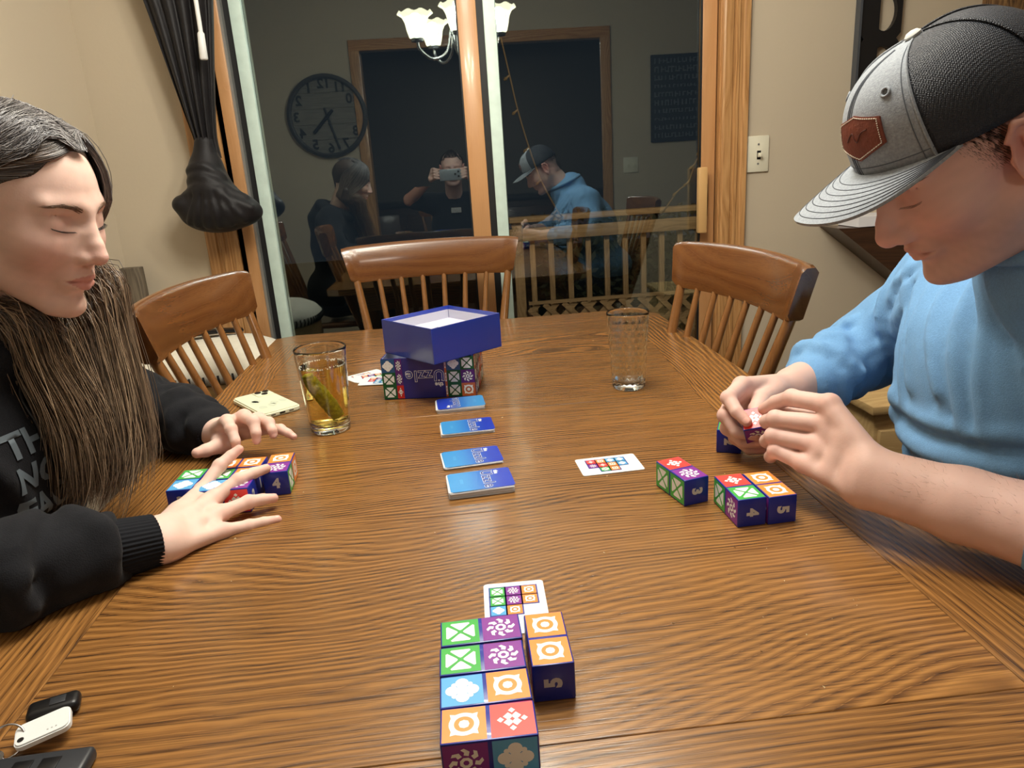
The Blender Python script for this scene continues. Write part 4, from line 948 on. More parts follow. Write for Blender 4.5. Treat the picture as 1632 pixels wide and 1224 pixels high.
box('key_blade', (-0.410, 0.470, TOP+0.006), (0.030, 0.007, 0.002), M_STEEL, ky, 0.0004); link('key_bow', moved(lathe_me([(0.003, -0.001), (0.010, -0.001), (0.010, 0.001), (0.003, 0.001)], 24, True), Matrix.Translation((-0.392, 0.479, TOP+0.006))), M_STEEL, ky)
V = []; F = []
for k in range(46):
    x, y = rng.uniform(-0.35, 0.42), rng.uniform(0.45, 1.7); r_ = rng.uniform(0.0005, 0.0013)
    if k < 16: x, y = rng.uniform(0.15, 0.40), rng.uniform(0.45, 0.68)
    o_ = len(V); Q = [(x+rng.normal()*r_, y+rng.normal()*r_, TOP+0.0001) for _ in range(3)]+[(x, y, TOP+r_*1.1)]; V += Q; F += [(o_, o_+1, o_+3), (o_+1, o_+2, o_+3), (o_+2, o_, o_+3), (o_, o_+2, o_+1)]
cr = link('crumbs', mesh(V, F), mat('crumb', (220, 196, 150), 0.8)); setprops(cr, 'tiny pale crumbs scattered over the table boards', 'crumbs', None, 'stuff')
# ------------------------------------------------------------------ implicit-surface modelling
class Field:
    def __init__(s, lo, hi, vox):
        s.lo = np.array(lo, float); s.v = vox; s.n = np.ceil((np.array(hi)-s.lo)/vox).astype(int)+1
        s.ax = [(s.lo[i]+np.arange(s.n[i])*vox).astype(np.float32) for i in range(3)]
        s.F = np.full(s.n, 1.0, np.float32)
    def win(s, lo, hi):
        sl = []
        for i in range(3):
            a = int(max(0, math.floor((lo[i]-s.lo[i])/s.v))); b = int(min(s.n[i], math.ceil((hi[i]-s.lo[i])/s.v)+1))
            if b <= a: return None
            sl.append(slice(a, b))
        return tuple(sl)
    def grid(s, sl): return s.ax[0][sl[0]][:, None, None], s.ax[1][sl[1]][None, :, None], s.ax[2][sl[2]][None, None, :]
    def op(s, sl, d, k, mode):
        A = s.F[sl]; d = d.astype(np.float32)
        if mode == 'u':
            h = np.clip(0.5+0.5*(A-d)/max(k, 1e-6), 0, 1); s.F[sl] = A*(1-h)+d*h-k*h*(1-h)
        else:
            h = np.clip(0.5-0.5*(A+d)/max(k, 1e-6), 0, 1); s.F[sl] = A*(1-h)-d*h+k*h*(1-h)
    def cap(s, a, b, ra, rb=None, k=0.005, mode='u', sq=None):
        if rb is None: rb = ra
        a = np.array(a, float); b = np.array(b, float); m = max(ra, rb)+k*1.5+2*s.v+0.002
        sl = s.win(np.minimum(a, b)-m, np.maximum(a, b)+m)
        if sl is None: return
        X, Y, Z = s.grid(sl); ba = b-a; L2 = max(ba@ba, 1e-12)
        h = np.clip(((X-a[0])*ba[0]+(Y-a[1])*ba[1]+(Z-a[2])*ba[2])/L2, 0, 1)
        d = np.sqrt((X-a[0]-h*ba[0])**2+(Y-a[1]-h*ba[1])**2+(Z-a[2]-h*ba[2])**2)-(ra+(rb-ra)*h)
        s.op(sl, d, k, mode)
    def chain(s, P, R_, k=0.005, mode='u'):
        for i in range(len(P)-1): s.cap(P[i], P[i+1], R_[i], R_[i+1], k, mode)
    def ell(s, c, r, k=0.005, mode='u', rot=None):
        c = np.array(c, float); r = np.array(r, float); m = r.max()+k*1.5+2*s.v+0.002
        if rot is None: lo, hi = c-r-k*1.5-2*s.v-.002, c+r+k*1.5+2*s.v+.002
        else: lo, hi = c-m, c+m
        sl = s.win(lo, hi)
        if sl is None: return
        X, Y, Z = s.grid(sl); x, y, z = X-c[0], Y-c[1], Z-c[2]
        if rot is not None:
            Rm = np.array(rot.to_3x3()).T; x, y, z = Rm[0, 0]*x+Rm[0, 1]*y+Rm[0, 2]*z, Rm[1, 0]*x+Rm[1, 1]*y+Rm[1, 2]*z, Rm[2, 0]*x+Rm[2, 1]*y+Rm[2, 2]*z
        k0 = np.sqrt((x/r[0])**2+(y/r[1])**2+(z/r[2])**2); k1 = np.sqrt((x/r[0]**2)**2+(y/r[1]**2)**2+(z/r[2]**2)**2)
        s.op(sl, k0*(k0-1)/np.maximum(k1, 1e-6), k, mode)
    def disp(s, fn):
        sl = (slice(None),)*3; X, Y, Z = s.grid(sl); s.F += fn(X, Y, Z).astype(np.float32)
    def mesh(s, smooth=1):
        F = s.F; n = s.n; ins = F < 0
        c = [ins[i:n[0]-1+i, j:n[1]-1+j, k:n[2]-1+k] for i in (0, 1) for j in (0, 1) for k in (0, 1)]
        cnt = sum(x.astype(np.int8) for x in c); act = (cnt > 0) & (cnt < 8)
        idx = np.argwhere(act); N = len(idx); vid = np.full(act.shape, -1, np.int64); vid[act] = np.arange(N)
        corners = [(i, j, k) for i in (0, 1) for j in (0, 1) for k in (0, 1)]
        vals = [F[idx[:, 0]+i, idx[:, 1]+j, idx[:, 2]+k].astype(np.float64) for i, j, k in corners]
        acc = np.zeros((N, 3)); w = np.zeros(N)
        for a in range(8):
            for b in range(a+1, 8):
                ca, cb = np.array(corners[a]), np.array(corners[b])
                if np.abs(ca-cb).sum() != 1: continue
                va, vb = vals[a], vals[b]; m = (va < 0) != (vb < 0); t = np.where(m, va/np.where(m, va-vb, 1), 0)
                acc += np.where(m[:, None], ca+(cb-ca)*t[:, None], 0); w += m
        P = s.lo+(idx+acc/w[:, None])*s.v
        quads = []
        for ax in range(3):
            o = [q for q in range(3) if q != ax]
            A = ins.take(range(0, n[ax]-1), ax); B = ins.take(range(1, n[ax]), ax); ch = A != B
            sl = [slice(None)]*3; sl[o[0]] = slice(1, n[o[0]]-1); sl[o[1]] = slice(1, n[o[1]]-1)
            e = np.argwhere(ch[tuple(sl)]); e[:, o[0]] += 1; e[:, o[1]] += 1
            if not len(e): continue
            def g_(d0, d1):
                q = e.copy(); q[:, o[0]] -= d0; q[:, o[1]] -= d1; return vid[q[:, 0], q[:, 1], q[:, 2]]
            Q = np.stack([g_(1, 1), g_(0, 1), g_(0, 0), g_(1, 0)], 1)
            flip = A[e[:, 0], e[:, 1], e[:, 2]]
            if ax == 1: flip = ~flip
            Q[~flip] = Q[~flip][:, ::-1]; quads.append(Q)
        Q = np.concatenate(quads)
        Q = Q[(Q >= 0).all(1)]
        for _ in range(smooth):
            S = np.zeros_like(P); C_ = np.zeros(len(P))
            for a, b in ((0, 1), (1, 2), (2, 3), (3, 0)):
                np.add.at(S, Q[:, a], P[Q[:, b]]); np.add.at(S, Q[:, b], P[Q[:, a]]); np.add.at(C_, Q[:, a], 1); np.add.at(C_, Q[:, b], 1)
            P = P*0.5+0.5*S/np.maximum(C_, 1)[:, None]
        return P, Q
def np_mesh(P, Q, colf=None, col=None):
    me = bpy.data.meshes.new('m'); nv, nq = len(P), len(Q)
    me.vertices.add(nv); me.vertices.foreach_set('co', np.asarray(P, np.float32).ravel())
    me.loops.add(nq*Q.shape[1]); me.loops.foreach_set('vertex_index', np.asarray(Q, np.int32).ravel())
    me.polygons.add(nq); me.polygons.foreach_set('loop_start', np.arange(0, nq*Q.shape[1], Q.shape[1], dtype=np.int32))
    me.polygons.foreach_set('use_smooth', [True]*nq); me.update(calc_edges=True); me.validate()
    if col is not None:
        ca = me.color_attributes.new('tint', 'FLOAT_COLOR', 'POINT'); c4 = np.ones((nv, 4), np.float32); c4[:, :3] = col; ca.data.foreach_set('color', c4.ravel())
    return me
def join_np(parts):
    P = []; Q = []; C_ = []; o = 0
    for p, q, c in parts: P.append(p); Q.append(q+o); C_.append(c); o += len(p)
    return np.concatenate(P), np.concatenate(Q), np.concatenate(C_)
def rot3(yaw, pitch, roll):
    return np.array((Matrix.Rotation(yaw, 3, 'Z') @ Matrix.Rotation(pitch, 3, 'Y') @ Matrix.Rotation(roll, 3, 'X')))
def blend(c, P, ctr, rad, col, amt, sc_=(1, 1, 1)):
    d = np.sqrt((((P-np.array(ctr))/np.array(sc_))**2).sum(1)); w = amt*np.exp(-(d/rad)**2); return c*(1-w[:, None])+np.array(s2l(col))*w[:, None]
def vnoise(P, f, seed=0):
    r = np.random.RandomState(seed); o = np.zeros(len(P))
    for _ in range(7):
        k = r.normal(size=3)*f; o += np.sin(P@k+r.uniform(0, 6.28))
    return o/7
def skin_mat(name, rough):
    m = bpy.data.materials.new(name); m.use_nodes = True; nt = m.node_tree; N = nt.nodes; L = nt.links; b = N['Principled BSDF']
    a = N.new('ShaderNodeAttribute'); a.attribute_name = 'tint'; L.new(a.outputs['Color'], b.inputs['Base Color'])
    b.inputs['Roughness'].default_value = rough; b.inputs['Specular IOR Level'].default_value = 0.4
    b.inputs['Subsurface Weight'].default_value = 0.15; b.inputs['Subsurface Radius'].default_value = (1.0, 0.35, 0.2); b.inputs['Subsurface Scale'].default_value = 0.006
    tc = N.new('ShaderNodeTexCoord'); n2 = N.new('ShaderNodeTexNoise'); n2.inputs['Scale'].default_value = 380; n2.inputs['Detail'].default_value = 3; L.new(tc.outputs['Object'], n2.inputs['Vector'])
    bp = N.new('ShaderNodeBump'); bp.inputs['Strength'].default_value = 0.12; bp.inputs['Distance'].default_value = 0.001; L.new(n2.outputs['Fac'], bp.inputs['Height']); L.new(bp.outputs[0], b.inputs['Normal'])
    return m
M_SKIN = skin_mat('skin', 0.56)
# ------------------------------------------------------------------ heads (face towards +x, left +y, up +z)
HEADBVH = {}
def face_x(man, y, z):
    h_ = HEADBVH[man].ray_cast(Vector((0.2, y, z)), Vector((-1, 0, 0))); return h_[0].x if h_[0] is not None else 0.08
def head(man):
    g = 1.0 if not man else 1.0
    f = Field((-0.13, -0.105, -0.21), (0.135, 0.105, 0.135), 0.0019)
    K = 0.018
    f.ell((-0.014, 0, 0.030), (0.096, 0.074, 0.082), 0.01)
    f.ell((0.022, 0, 0.000), (0.064, 0.066, 0.080), 0.02)
    jw = 0.052 if not man else 0.060
    f.ell((0.022, 0, -0.060), (0.055, jw, 0.042 if not man else 0.048), 0.02)
    for s in (1, -1):
        f.cap((-0.008, 0.052*s if not man else 0.057*s, -0.045), (0.058, 0.016*s, -0.100), 0.015 if not man else 0.019, 0.013, 0.02)
        f.ell((0.055, 0.036*s, -0.026), (0.026, 0.026, 0.024), 0.022)           # cheek
        f.cap((0.080, 0.010*s, 0.021), (0.068, 0.044*s, 0.022), 0.008 if not man else 0.011, 0.006, 0.014)   # brow ridge
    f.ell((0.074, 0, -0.101), (0.015 if not man else 0.018, 0.018, 0.014), 0.018)
    f.ell((0.078, 0, -0.062), (0.014, 0.026, 0.020), 0.014)                    # muzzle
    for s in (1, -1):
        f.ell((0.0935, 0.031*s, 0.005), (0.0135, 0.018, 0.0105) if man else (0.014, 0.018, 0.012), 0.014, 's')         # socket
        f.ell((0.0655, 0.0315*s, 0.001), (0.0150, 0.0170, 0.0140), 0.007)        # eyeball under lid
        f.cap((0.0805, 0.021*s, -0.0045), (0.0715, 0.044*s, -0.002), 0.0012, 0.0008, 0.002, 's')             # lid line
        f.cap((0.081, 0.020*s, 0.0115), (0.073, 0.043*s, 0.0115), 0.0010, 0.0008, 0.003, 's')               # lid crease
    # nose
    q = 1.22 if man else 0.96
    for s in (1, -1):
        f.cap((0.079, 0.013*s, -0.010), (0.080, 0.018*s, -0.034), 0.0070, 0.009, 0.014)
        f.cap((0.086, 0.0060*s, -0.010), (0.0895, 0.0085*s, -0.031), 0.0070, 0.0080, 0.008)
    f.cap((0.084, 0, 0.014), (0.100, 0, -0.020), 0.0062*q, 0.0076*q, 0.012)
    f.cap((0.100, 0, -0.020), (0.1035, 0, -0.031), 0.0085*q, 0.0098*q, 0.006)
    f.ell((0.1030, 0, -0.0325), (0.0108*q, 0.0100*q, 0.0092*q), 0.006)
    for s in (1, -1):
        f.ell((0.0925, 0.0115*s*q, -0.0365), (0.0108*q, 0.0070*q, 0.0076*q), 0.006)
        f.cap((0.0985, 0.0058*s*q, -0.0440*(1+0.05*man)), (0.0945, 0.0062*s*q, -0.0400*(1+0.05*man)), 0.0023, 0.0018, 0.002, 's')
    f.cap((0.094, 0, -0.044), (0.092, 0, -0.050), 0.003, 0.003, 0.006)
    # lips
    lp_ = 0.0050 if not man else 0.0030
    f.chain([(0.078, 0.0225, -0.0650), (0.0875, 0.012, -0.0605), (0.0920, 0.004, -0.0588), (0.0915, 0, -0.0598), (0.0920, -0.004, -0.0588), (0.0875, -0.012, -0.0605), (0.078, -0.0225, -0.0650)], [0.0016, lp_*.75, lp_, lp_*.9, lp_, lp_*.75, 0.0016], 0.004)
    f.chain([(0.078, 0.0215, -0.0668), (0.0865, 0.012, -0.0700), (0.0895, 0, -0.0712), (0.0865, -0.012, -0.0700), (0.078, -0.0215, -0.0668)], [0.0015, lp_*.95, lp_*1.2, lp_*.95, 0.0015], 0.004)
    f.chain([(0.0805, 0.0255, -0.0660), (0.0910, 0.012, -0.0650), (0.0965, 0, -0.0652), (0.0910, -0.012, -0.0650), (0.0805, -0.0255, -0.0660)], [0.0010, 0.0013, 0.0014, 0.0013, 0.0010], 0.0018, 's')
    f.cap((0.089, -0.010, -0.0825), (0.089, 0.010, -0.0825), 0.0035, 0.0035, 0.008, 's')    # chin groove
    # ears
    for s in (1, -1):
        Rm = Matrix.Rotation(R(-12), 4, 'Y') @ Matrix.Rotation(R(18)*s, 4, 'Z')
        f.ell((-0.010, 0.0775*s, -0.006), (0.0175, 0.0065, 0.0310), 0.005, 'u', Rm)
        f.ell((-0.004, 0.0845*s, -0.002), (0.0100, 0.0050, 0.0200), 0.004, 's', Rm)
        f.chain([(0.004, 0.080*s, 0.012), (-0.006, 0.084*s, 0.026), (-0.022, 0.086*s, 0.020), (-0.026, 0.086*s, 0.002), (-0.018, 0.083*s, -0.020), (-0.008, 0.079*s, -0.034)], [0.003, 0.0034, 0.0036, 0.0034, 0.0036, 0.0050], 0.003)
        f.cap((-0.010, 0.083*s, 0.012), (-0.012, 0.083*s, -0.016), 0.0022, 0.0025, 0.003)
        f.cap((0.004, 0.078*s, -0.008), (0.003, 0.078*s, -0.012), 0.0035, 0.0035, 0.003)
    # neck, leaning back to the body
    nr = 0.047 if not man else 0.058
    f.cap((-0.030, 0, -0.045), (-0.050, 0, -0.20), nr, nr+0.004, 0.02)
    if man: f.ell((0.030, 0, -0.098), (0.045, 0.046, 0.020), 0.02)
    P, Q = f.mesh(1); HEADBVH[man] = BVHTree.FromPolygons([Vector(p) for p in P], Q.tolist())
    base = (236, 200, 184) if not man else (232, 192, 178)
    c = np.tile(np.array(s2l(base)), (len(P), 1))
    for s in (1, -1):
        c = blend(c, P, (0.062, 0.040*s, -0.034), 0.026, (234, 158, 146) if not man else (214, 132, 116), 0.40)
        c = blend(c, P, (0.078, 0.031*s, 0.004), 0.011, (212, 158, 144) if not man else (196, 140, 126), 0.4, (1, 1.3, 1))
        c = blend(c, P, (-0.01, 0.085*s, 0), 0.03, (222, 128, 112) if not man else (206, 112, 98), 0.6)
    c = blend(c, P, (0.106, 0, -0.034), 0.014, (232, 158, 144) if not man else (216, 130, 114), 0.5)
    for s in (1, -1): c = blend(c, P, (0.099, 0.006*s, -0.042), 0.0032, (96, 44, 36), 0.8)
    # lips
    d = np.abs(P[:, 1])/0.0225; zc = -0.0655; top_ = 0.0085*(1-d**2)+0.001; bot = 0.0105*(1-d**2)
    inl = (P[:, 0] > 0.070) & (d < 1) & (P[:, 2] < zc+top_) & (P[:, 2] > zc-bot)
    wl_ = 0.6 if not man else 0.4; c[inl] = c[inl]*(1-wl_)+np.array(s2l((206, 116, 110) if not man else (184, 110, 102)))*wl_
    for y in np.linspace(-0.022, 0.022, 15): c = blend(c, P, (0.090-0.45*abs(y)**1.2*1.0, y, -0.0655), 0.0018, (120, 50, 44), 0.55)
    if man:
        st_ = np.clip((P[:, 0]+0.005)/0.03, 0, 1)*np.clip((-0.030-P[:, 2])/0.03, 0, 1)*(0.8+0.2*vnoise(P, 330, 3)); st_ = np.clip(st_, 0, 1)*0.34; st_[inl] *= 0.2
        low = P[:, 2] < -0.135; st_[low] *= np.clip((P[low, 2]+0.165)/0.03, 0, 1)
        c = c*(1-st_[:, None])+np.array(s2l((112, 84, 74)))*st_[:, None]
    c *= (1+0.05*vnoise(P, 260, 5))[:, None]
    return P, Q, c
WC = np.array([-0.506, 0.909, 1.174]); WR = rot3(-0.198, 0.314, -0.014)
MC = np.array([0.538, 0.733, 1.170]); MR = rot3(3.042, 0.59, -0.045)
def W_(p): return WC+WR@np.array(p, float)
def M_(p): return MC+MR@np.array(p, float)
# ------------------------------------------------------------------ hands
def hand(wrist, mcp, fingers, thumb, sc_, arm=None, arm_r=None, vox=0.0014, seed=0, base=(234, 198, 182), flat=None):
    allp = np.array([wrist]+mcp+[p for fg in fingers for p in fg]+thumb+(arm or []))
    f = Field(allp.min(0)-0.05, allp.max(0)+0.05, vox)
    wr = np.array(wrist)
    for i, m in enumerate(mcp):
        m = np.array(m); r0 = 0.0150*sc_; r1 = (0.0115, 0.0118, 0.0110, 0.0100)[i]*sc_
        j = mcp[0] if i < 2 else mcp[3]
        ws = wr+(m-np.mean(mcp, axis=0))*0.42
        f.cap(ws, m, r0, r1, 0.010)
    for i in range(3):
        a, b = np.array(mcp[i]), np.array(mcp[i+1]); f.cap(a*0.85+wr*0.15, b*0.85+wr*0.15, 0.0105*sc_, 0.0100*sc_, 0.006)
        f.cap(a*0.5+wr*0.5, b*0.5+wr*0.5, 0.0125*sc_, 0.0125*sc_, 0.008)
    tips = []
    for i, fg in enumerate(fingers):
        g = Field.__new__(Field); g.lo, g.v, g.n, g.ax = f.lo, f.v, f.n, f.ax; g.F = np.full(f.n, 1.0, np.float32)
        r = [x*sc_*(1, 1.03, 1, 0.88)[i] for x in (0.0108, 0.0097, 0.0084, 0.0070)]
        pts = [mcp[i]]+list(fg)
        for q in range(len(pts)-1): g.cap(pts[q], pts[q+1], r[q], r[q+1], 0.002)
        g.ell(pts[1], (r[1]*1.09,)*3, 0.003)
        f.op((slice(None),)*3, g.F, 0.0022, 'u')
        f.ell(pts[0], (r[0]*1.12,)*3, 0.006)
        tips.append((pts[-2], pts[-1], r[3]))
    r = [x*sc_ for x in (0.0175, 0.0125, 0.0110, 0.0088)]
    for q in range(len(thumb)-1): f.cap(thumb[q], thumb[q+1], r[q], r[q+1], 0.006 if q < 1 else 0.003)
    f.cap(thumb[0], wr, 0.017*sc_, 0.017*sc_, 0.01)
    tips.append((thumb[-2], thumb[-1], r[3]))
    if arm:
        pts = [wr]+[np.array(a) for a in arm]; rr_ = arm_r
        side = np.array(mcp[3])-np.array(mcp[0]); side /= np.linalg.norm(side)
        for q in range(len(pts)-1):
            w0, w1 = (0.0085*sc_*(1-q*0.5) if q < 2 else 0), (0.0085*sc_*(0.5-q*0.5) if q < 1 else 0)
            for s in (1, -1): f.cap(pts[q]+side*w0*s, pts[q+1]+side*w1*s, rr_[q], rr_[q+1], 0.012)
    P, Q = f.mesh(1)
    c = np.tile(np.array(s2l(base)), (len(P), 1)); nails = []
    pk = (226, 140, 122)
    for i, m in enumerate(mcp): c = blend(c, P, m, 0.011*sc_, pk, 0.35)
    for fg in fingers: c = blend(c, P, fg[0], 0.009*sc_, pk, 0.30)
    for a, b, rr_ in tips: c = blend(c, P, b, 0.010*sc_, pk, 0.5)
    c *= (1+0.04*vnoise(P, 200, seed))[:, None]
    return P, Q, c, tips
def nail(parent, a, b, up, r, m):
    """small curved plate on the back of a fingertip"""
    a, b, up = map(lambda q: np.array(q, float), (a, b, up)); d = b-a; d /= np.linalg.norm(d); up = up-d*(up@d); up /= np.linalg.norm(up); s = np.cross(d, up)
    vs = []; fs = []; nu, nv_ = 8, 6
    for i in range(nu+1):
        for j in range(nv_+1):
            u = i/nu*2-1; v = j/nv_; w = r*0.66*math.sqrt(max(0.05, 1-abs(v*2-1)**3.0)); th = u*w/r
            vs.append(b+d*(r*(-0.75+1.35*v))+s*math.sin(th)*r*1.0+up*((math.cos(th)*r*1.03)-max(0, v-0.55)*r*0.30))
    for i in range(nu):
        for j in range(nv_): q = i*(nv_+1)+j; fs.append((q, q+1, q+nv_+2, q+nv_+1))
    me = mesh([tuple(v) for v in vs], fs, True); o = link('fingernail', me, m, parent)
    return o
M_NAIL = mat('nail', (238, 188, 172), 0.25, coat=0.3)
def strands(name, paths, r, m, parent, seed=0, taper=True, cols=None):
    """many thin 3-sided hairs as one mesh; paths (N,K,3)"""
    A = np.asarray(paths, float); N_, K_, _ = A.shape
    T = np.gradient(A, axis=1); T /= np.linalg.norm(T, axis=2, keepdims=True)+1e-9
    ref = np.random.RandomState(seed).normal(size=(N_, 1, 3)); a = np.cross(T, ref); a /= np.linalg.norm(a, axis=2, keepdims=True)+1e-9; b = np.cross(T, a)
    rr_ = np.full(K_, r) if not taper else r*np.concatenate([np.ones(K_-3), [0.8, 0.5, 0.15]])
    V = np.stack([A+rr_[None, :, None]*(math.cos(t)*a+math.sin(t)*b) for t in (0, 2.094, 4.189)], 2).reshape(-1, 3)
    i = np.arange(N_)[:, None, None]*K_*3; k = np.arange(K_-1)[None, :, None]*3; s = np.arange(3)[None, None, :]
    q0 = i+k+s; q1 = i+k+(s+1) % 3; Q = np.stack([q0, q1, q1+3, q0+3], 3).reshape(-1, 4)
    col = None
    if cols is not None:
        t = np.clip(np.linspace(0, 1, K_)*2.2-0.35, 0, 1)[None, :, None]; a_, b_ = np.array(s2l(cols[0])), np.array(s2l(cols[1]))
        jit = np.random.RandomState(seed+5).uniform(0.75, 1.25, (N_, 1, 1)); cc = (a_*(1-t)+b_*t)*jit; col = np.repeat(cc, 3, axis=1).reshape(-1, 3)
    return link(name, np_mesh(V, Q, col=col), m, parent)
# ------------------------------------------------------------------ cloth helper: folds pressed into an implicit garment
def cloth_mat(name, rgb, fleck=0.0, rough=0.85, bs=700, sheen=0.06):
    return mat(name, rgb, rough, spec=0.2, noise=fleck, nscale=420, bump=0.35, bscale=bs, sheen=sheen)
M_HOOD = cloth_mat('black_hoodie_fabric', (27, 28, 32), 0.10)
M_RIB = mat('black_rib_knit', (30, 31, 35), 0.9, spec=0.2)
M_SHIRT = cloth_mat('heather_blue_cotton', (116, 162, 206), 0.07)
M_SHIRTRIB = cloth_mat('heather_blue_rib', (118, 162, 202), 0.06)
M_JEAN = cloth_mat('dark_denim', (44, 54, 76), 0.15)
M_GREYT = cloth_mat('black_tshirt', (30, 32, 38), 0.05)
def garment(fld, smooth=2):
    P, Q = fld.mesh(smooth); return P, Q
def ribs(name, pts, rads, m, parent, n=44, depth=0.0011, sq=1.0, up=(0, 0, 1)):
    """ribbed knit cuff: fine ridges running along a tapering tube"""
    path = catmull(pts, 5); rr_ = np.interp(np.linspace(0, 1, len(path)), np.linspace(0, 1, len(rads)), rads)
    T = np.gradient(path, axis=0); T /= np.linalg.norm(T, axis=1)[:, None]; u = np.array(up, float); vs = []; ns = n*4
    rings = [(i, 1.0) for i in range(len(path))]+[(len(path)-1, 0.90), (len(path)-2, 0.86)]
    for i, kk in rings:
        a = u-T[i]*(u@T[i]); a /= np.linalg.norm(a); b = np.cross(T[i], a)
        for k in range(ns):
            th = 2*math.pi*k/ns; r_ = rr_[i]*kk+depth*math.cos(2*math.pi*k/4)*(1 if kk == 1 else 0.3)
            vs.append(tuple(path[i]+r_*(math.cos(th)*a*sq+math.sin(th)*b)))
    fs = [(i*ns+k, i*ns+(k+1) % ns, (i+1)*ns+(k+1) % ns, (i+1)*ns+k) for i in range(len(rings)-1) for k in range(ns)]
    return link(name, mesh(vs, fs, True), m, parent)
def legs(fld, hip, knees, feet, r=(0.085, 0.058, 0.042), sgn=1):
    for s in (0, 1):
        h_ = hip[s]; fld.cap(h_, knees[s], r[0], r[1], 0.03); fld.cap(knees[s], feet[s], r[1], r[2], 0.012)
def shoe(parent, p, d, m):
    p = np.array(p, float); d = np.array(d, float)/np.linalg.norm(d); pts = catmull([p-d*0.06+np.array([0, 0, .035]), p+np.array([0, 0, .045]), p+d*0.10+np.array([0, 0, .032]), p+d*0.17+np.array([0, 0, .026])], 5)
    v, f = tube_vf(pts, [0.030]*3+[0.040]*3+[0.040]*(len(pts)-9)+[0.032, 0.024, 0.012], 16, 0.8); v = [(x, y, max(z, 0.001)) for x, y, z in v]
    link('shoe', mesh(v, f, True), m, parent)
# ================================================================== the woman
wm = thing('person', 'person with long brown hair in a black hoodie spreading fingers over puzzle blocks', 'person', (-0.70, 0.90, 0.0))
P, Q, c = head(False)
parts = [(WC+(WR@P.T).T, Q, c)]
A = lambda px, py, y: aty(px, py, y)
# near (right) hand, lying on the blocks
wr1 = A(262, 858, 0.800)+np.array([0, 0, 0.0])
mc1 = [A(322, 782, 0.925), A(340, 795, 0.890), A(352, 818, 0.865), A(356, 846, 0.835)]
fg1 = [[A(350, 742, 0.958), A(368, 726, 0.972), A(381, 716, 0.980)],
       [A(380, 765, 0.918), A(404, 754, 0.934), A(424, 747, 0.945)],
       [A(396, 800, 0.888), A(418, 796, 0.896), A(436, 794, 0.902)],
       [A(397, 838, 0.852), A(421, 832, 0.858), A(442, 828, 0.863)]]
th1 = [A(290, 820, 0.86), A(318, 800, 0.90), A(338, 798, 0.925), A(352, 792, 0.945)]
el1 = np.array([-0.585, 0.640, 0.822])
h1 = hand(wr1, mc1, fg1, th1, 0.92, [wr1+(el1-wr1)*0.5, el1], [0.024, 0.030, 0.036], seed=1)
# far (left) hand, hovering curled
wr2 = A(352, 690, 1.125)
mc2 = [A(362, 672, 1.075), A(389, 664, 1.085), A(412, 668, 1.098), A(428, 682, 1.112)]
fg2 = [[A(368, 684, 1.035), A(375, 703, 1.022), A(377, 716, 1.020)],
       [A(404, 672, 1.045), A(408, 690, 1.032), A(409, 702, 1.030)],
       [A(428, 674, 1.062), A(434, 686, 1.050), A(436, 693, 1.048)],
       [A(447, 684, 1.088), A(459, 690, 1.078), A(468, 696, 1.074)]]
th2 = [A(355, 706, 1.085), A(345, 712, 1.055), A(328, 718, 1.040), A(314, 722, 1.030)]
el2 = np.array([-0.560, 1.235, 0.815])
h2 = hand(wr2, mc2, fg2, th2, 0.90, [wr2+(el2-wr2)*0.5, el2], [0.023, 0.028, 0.034], seed=2)
parts += [h1[:3], h2[:3]]
# hidden torso and legs keep the figure whole under the clothes
f = Field((-1.0, 0.62, 0.05), (-0.36, 1.24, 1.10), 0.011)
f.ell((-0.665, 0.90, 0.84), (0.085, 0.13, 0.19), 0.03); f.ell((-0.69, 0.90, 0.56), (0.10, 0.15, 0.12), 0.05)
f.cap((-0.625, 0.92, 0.98), W_((-0.045, 0, -0.17)), 0.045, 0.040, 0.03)
legs(f, [(-0.69, 0.83, 0.53), (-0.69, 0.97, 0.53)], [(-0.42, 0.82, 0.53), (-0.42, 0.98, 0.53)], [(-0.43, 0.82, 0.10), (-0.43, 0.98, 0.10)], (0.065, 0.048, 0.036))
P, Q = f.mesh(1); parts.append((P, Q, np.tile(np.array(s2l((214, 160, 138))), (len(P), 1))))
P, Q, c = join_np(parts); link('body', np_mesh(P, Q, col=c), M_SKIN, wm)
for hh, ups in ((h1, (0.05, 0.1, 1)), (h2, (0.3, -0.6, 0.75))):
    for a_, b_, r_ in hh[3][:4]: nail(wm, a_, b_, ups, r_, M_NAIL)
# hoodie
f = Field((-1.02, 0.50, 0.44), (-0.30, 1.36, 1.13), 0.0052)
f.ell((-0.655, 0.90, 0.84), (0.118, 0.180, 0.20), 0.03); f.ell((-0.68, 0.90, 0.60), (0.145, 0.195, 0.14), 0.05)
f.ell((-0.605, 0.89, 0.895), (0.085, 0.145, 0.10), 0.05)
f.cap((-0.64, 0.79, 0.985), (-0.63, 1.04, 0.985), 0.070, 0.070, 0.05)
shR = (-0.665, 0.735, 0.965); shL = (-0.635, 1.085, 0.955)
f.cap(shR, (-0.68, 0.60, 0.86), 0.070, 0.062, 0.03); f.cap((-0.68, 0.60, 0.86), el1, 0.062, 0.055, 0.02)
f.chain([el1, el1+(wr1-el1)*0.45, wr1+(el1-wr1)*0.36, wr1+(el1-wr1)*0.24], [0.057, 0.055, 0.050, 0.036], 0.015)
f.cap(shL, (-0.60, 1.20, 0.87), 0.068, 0.060, 0.03); f.cap((-0.60, 1.20, 0.87), el2, 0.060, 0.054, 0.02)
f.chain([el2, el2+(wr2-el2)*0.5, wr2+(el2-wr2)*0.16], [0.053, 0.050, 0.040], 0.02)
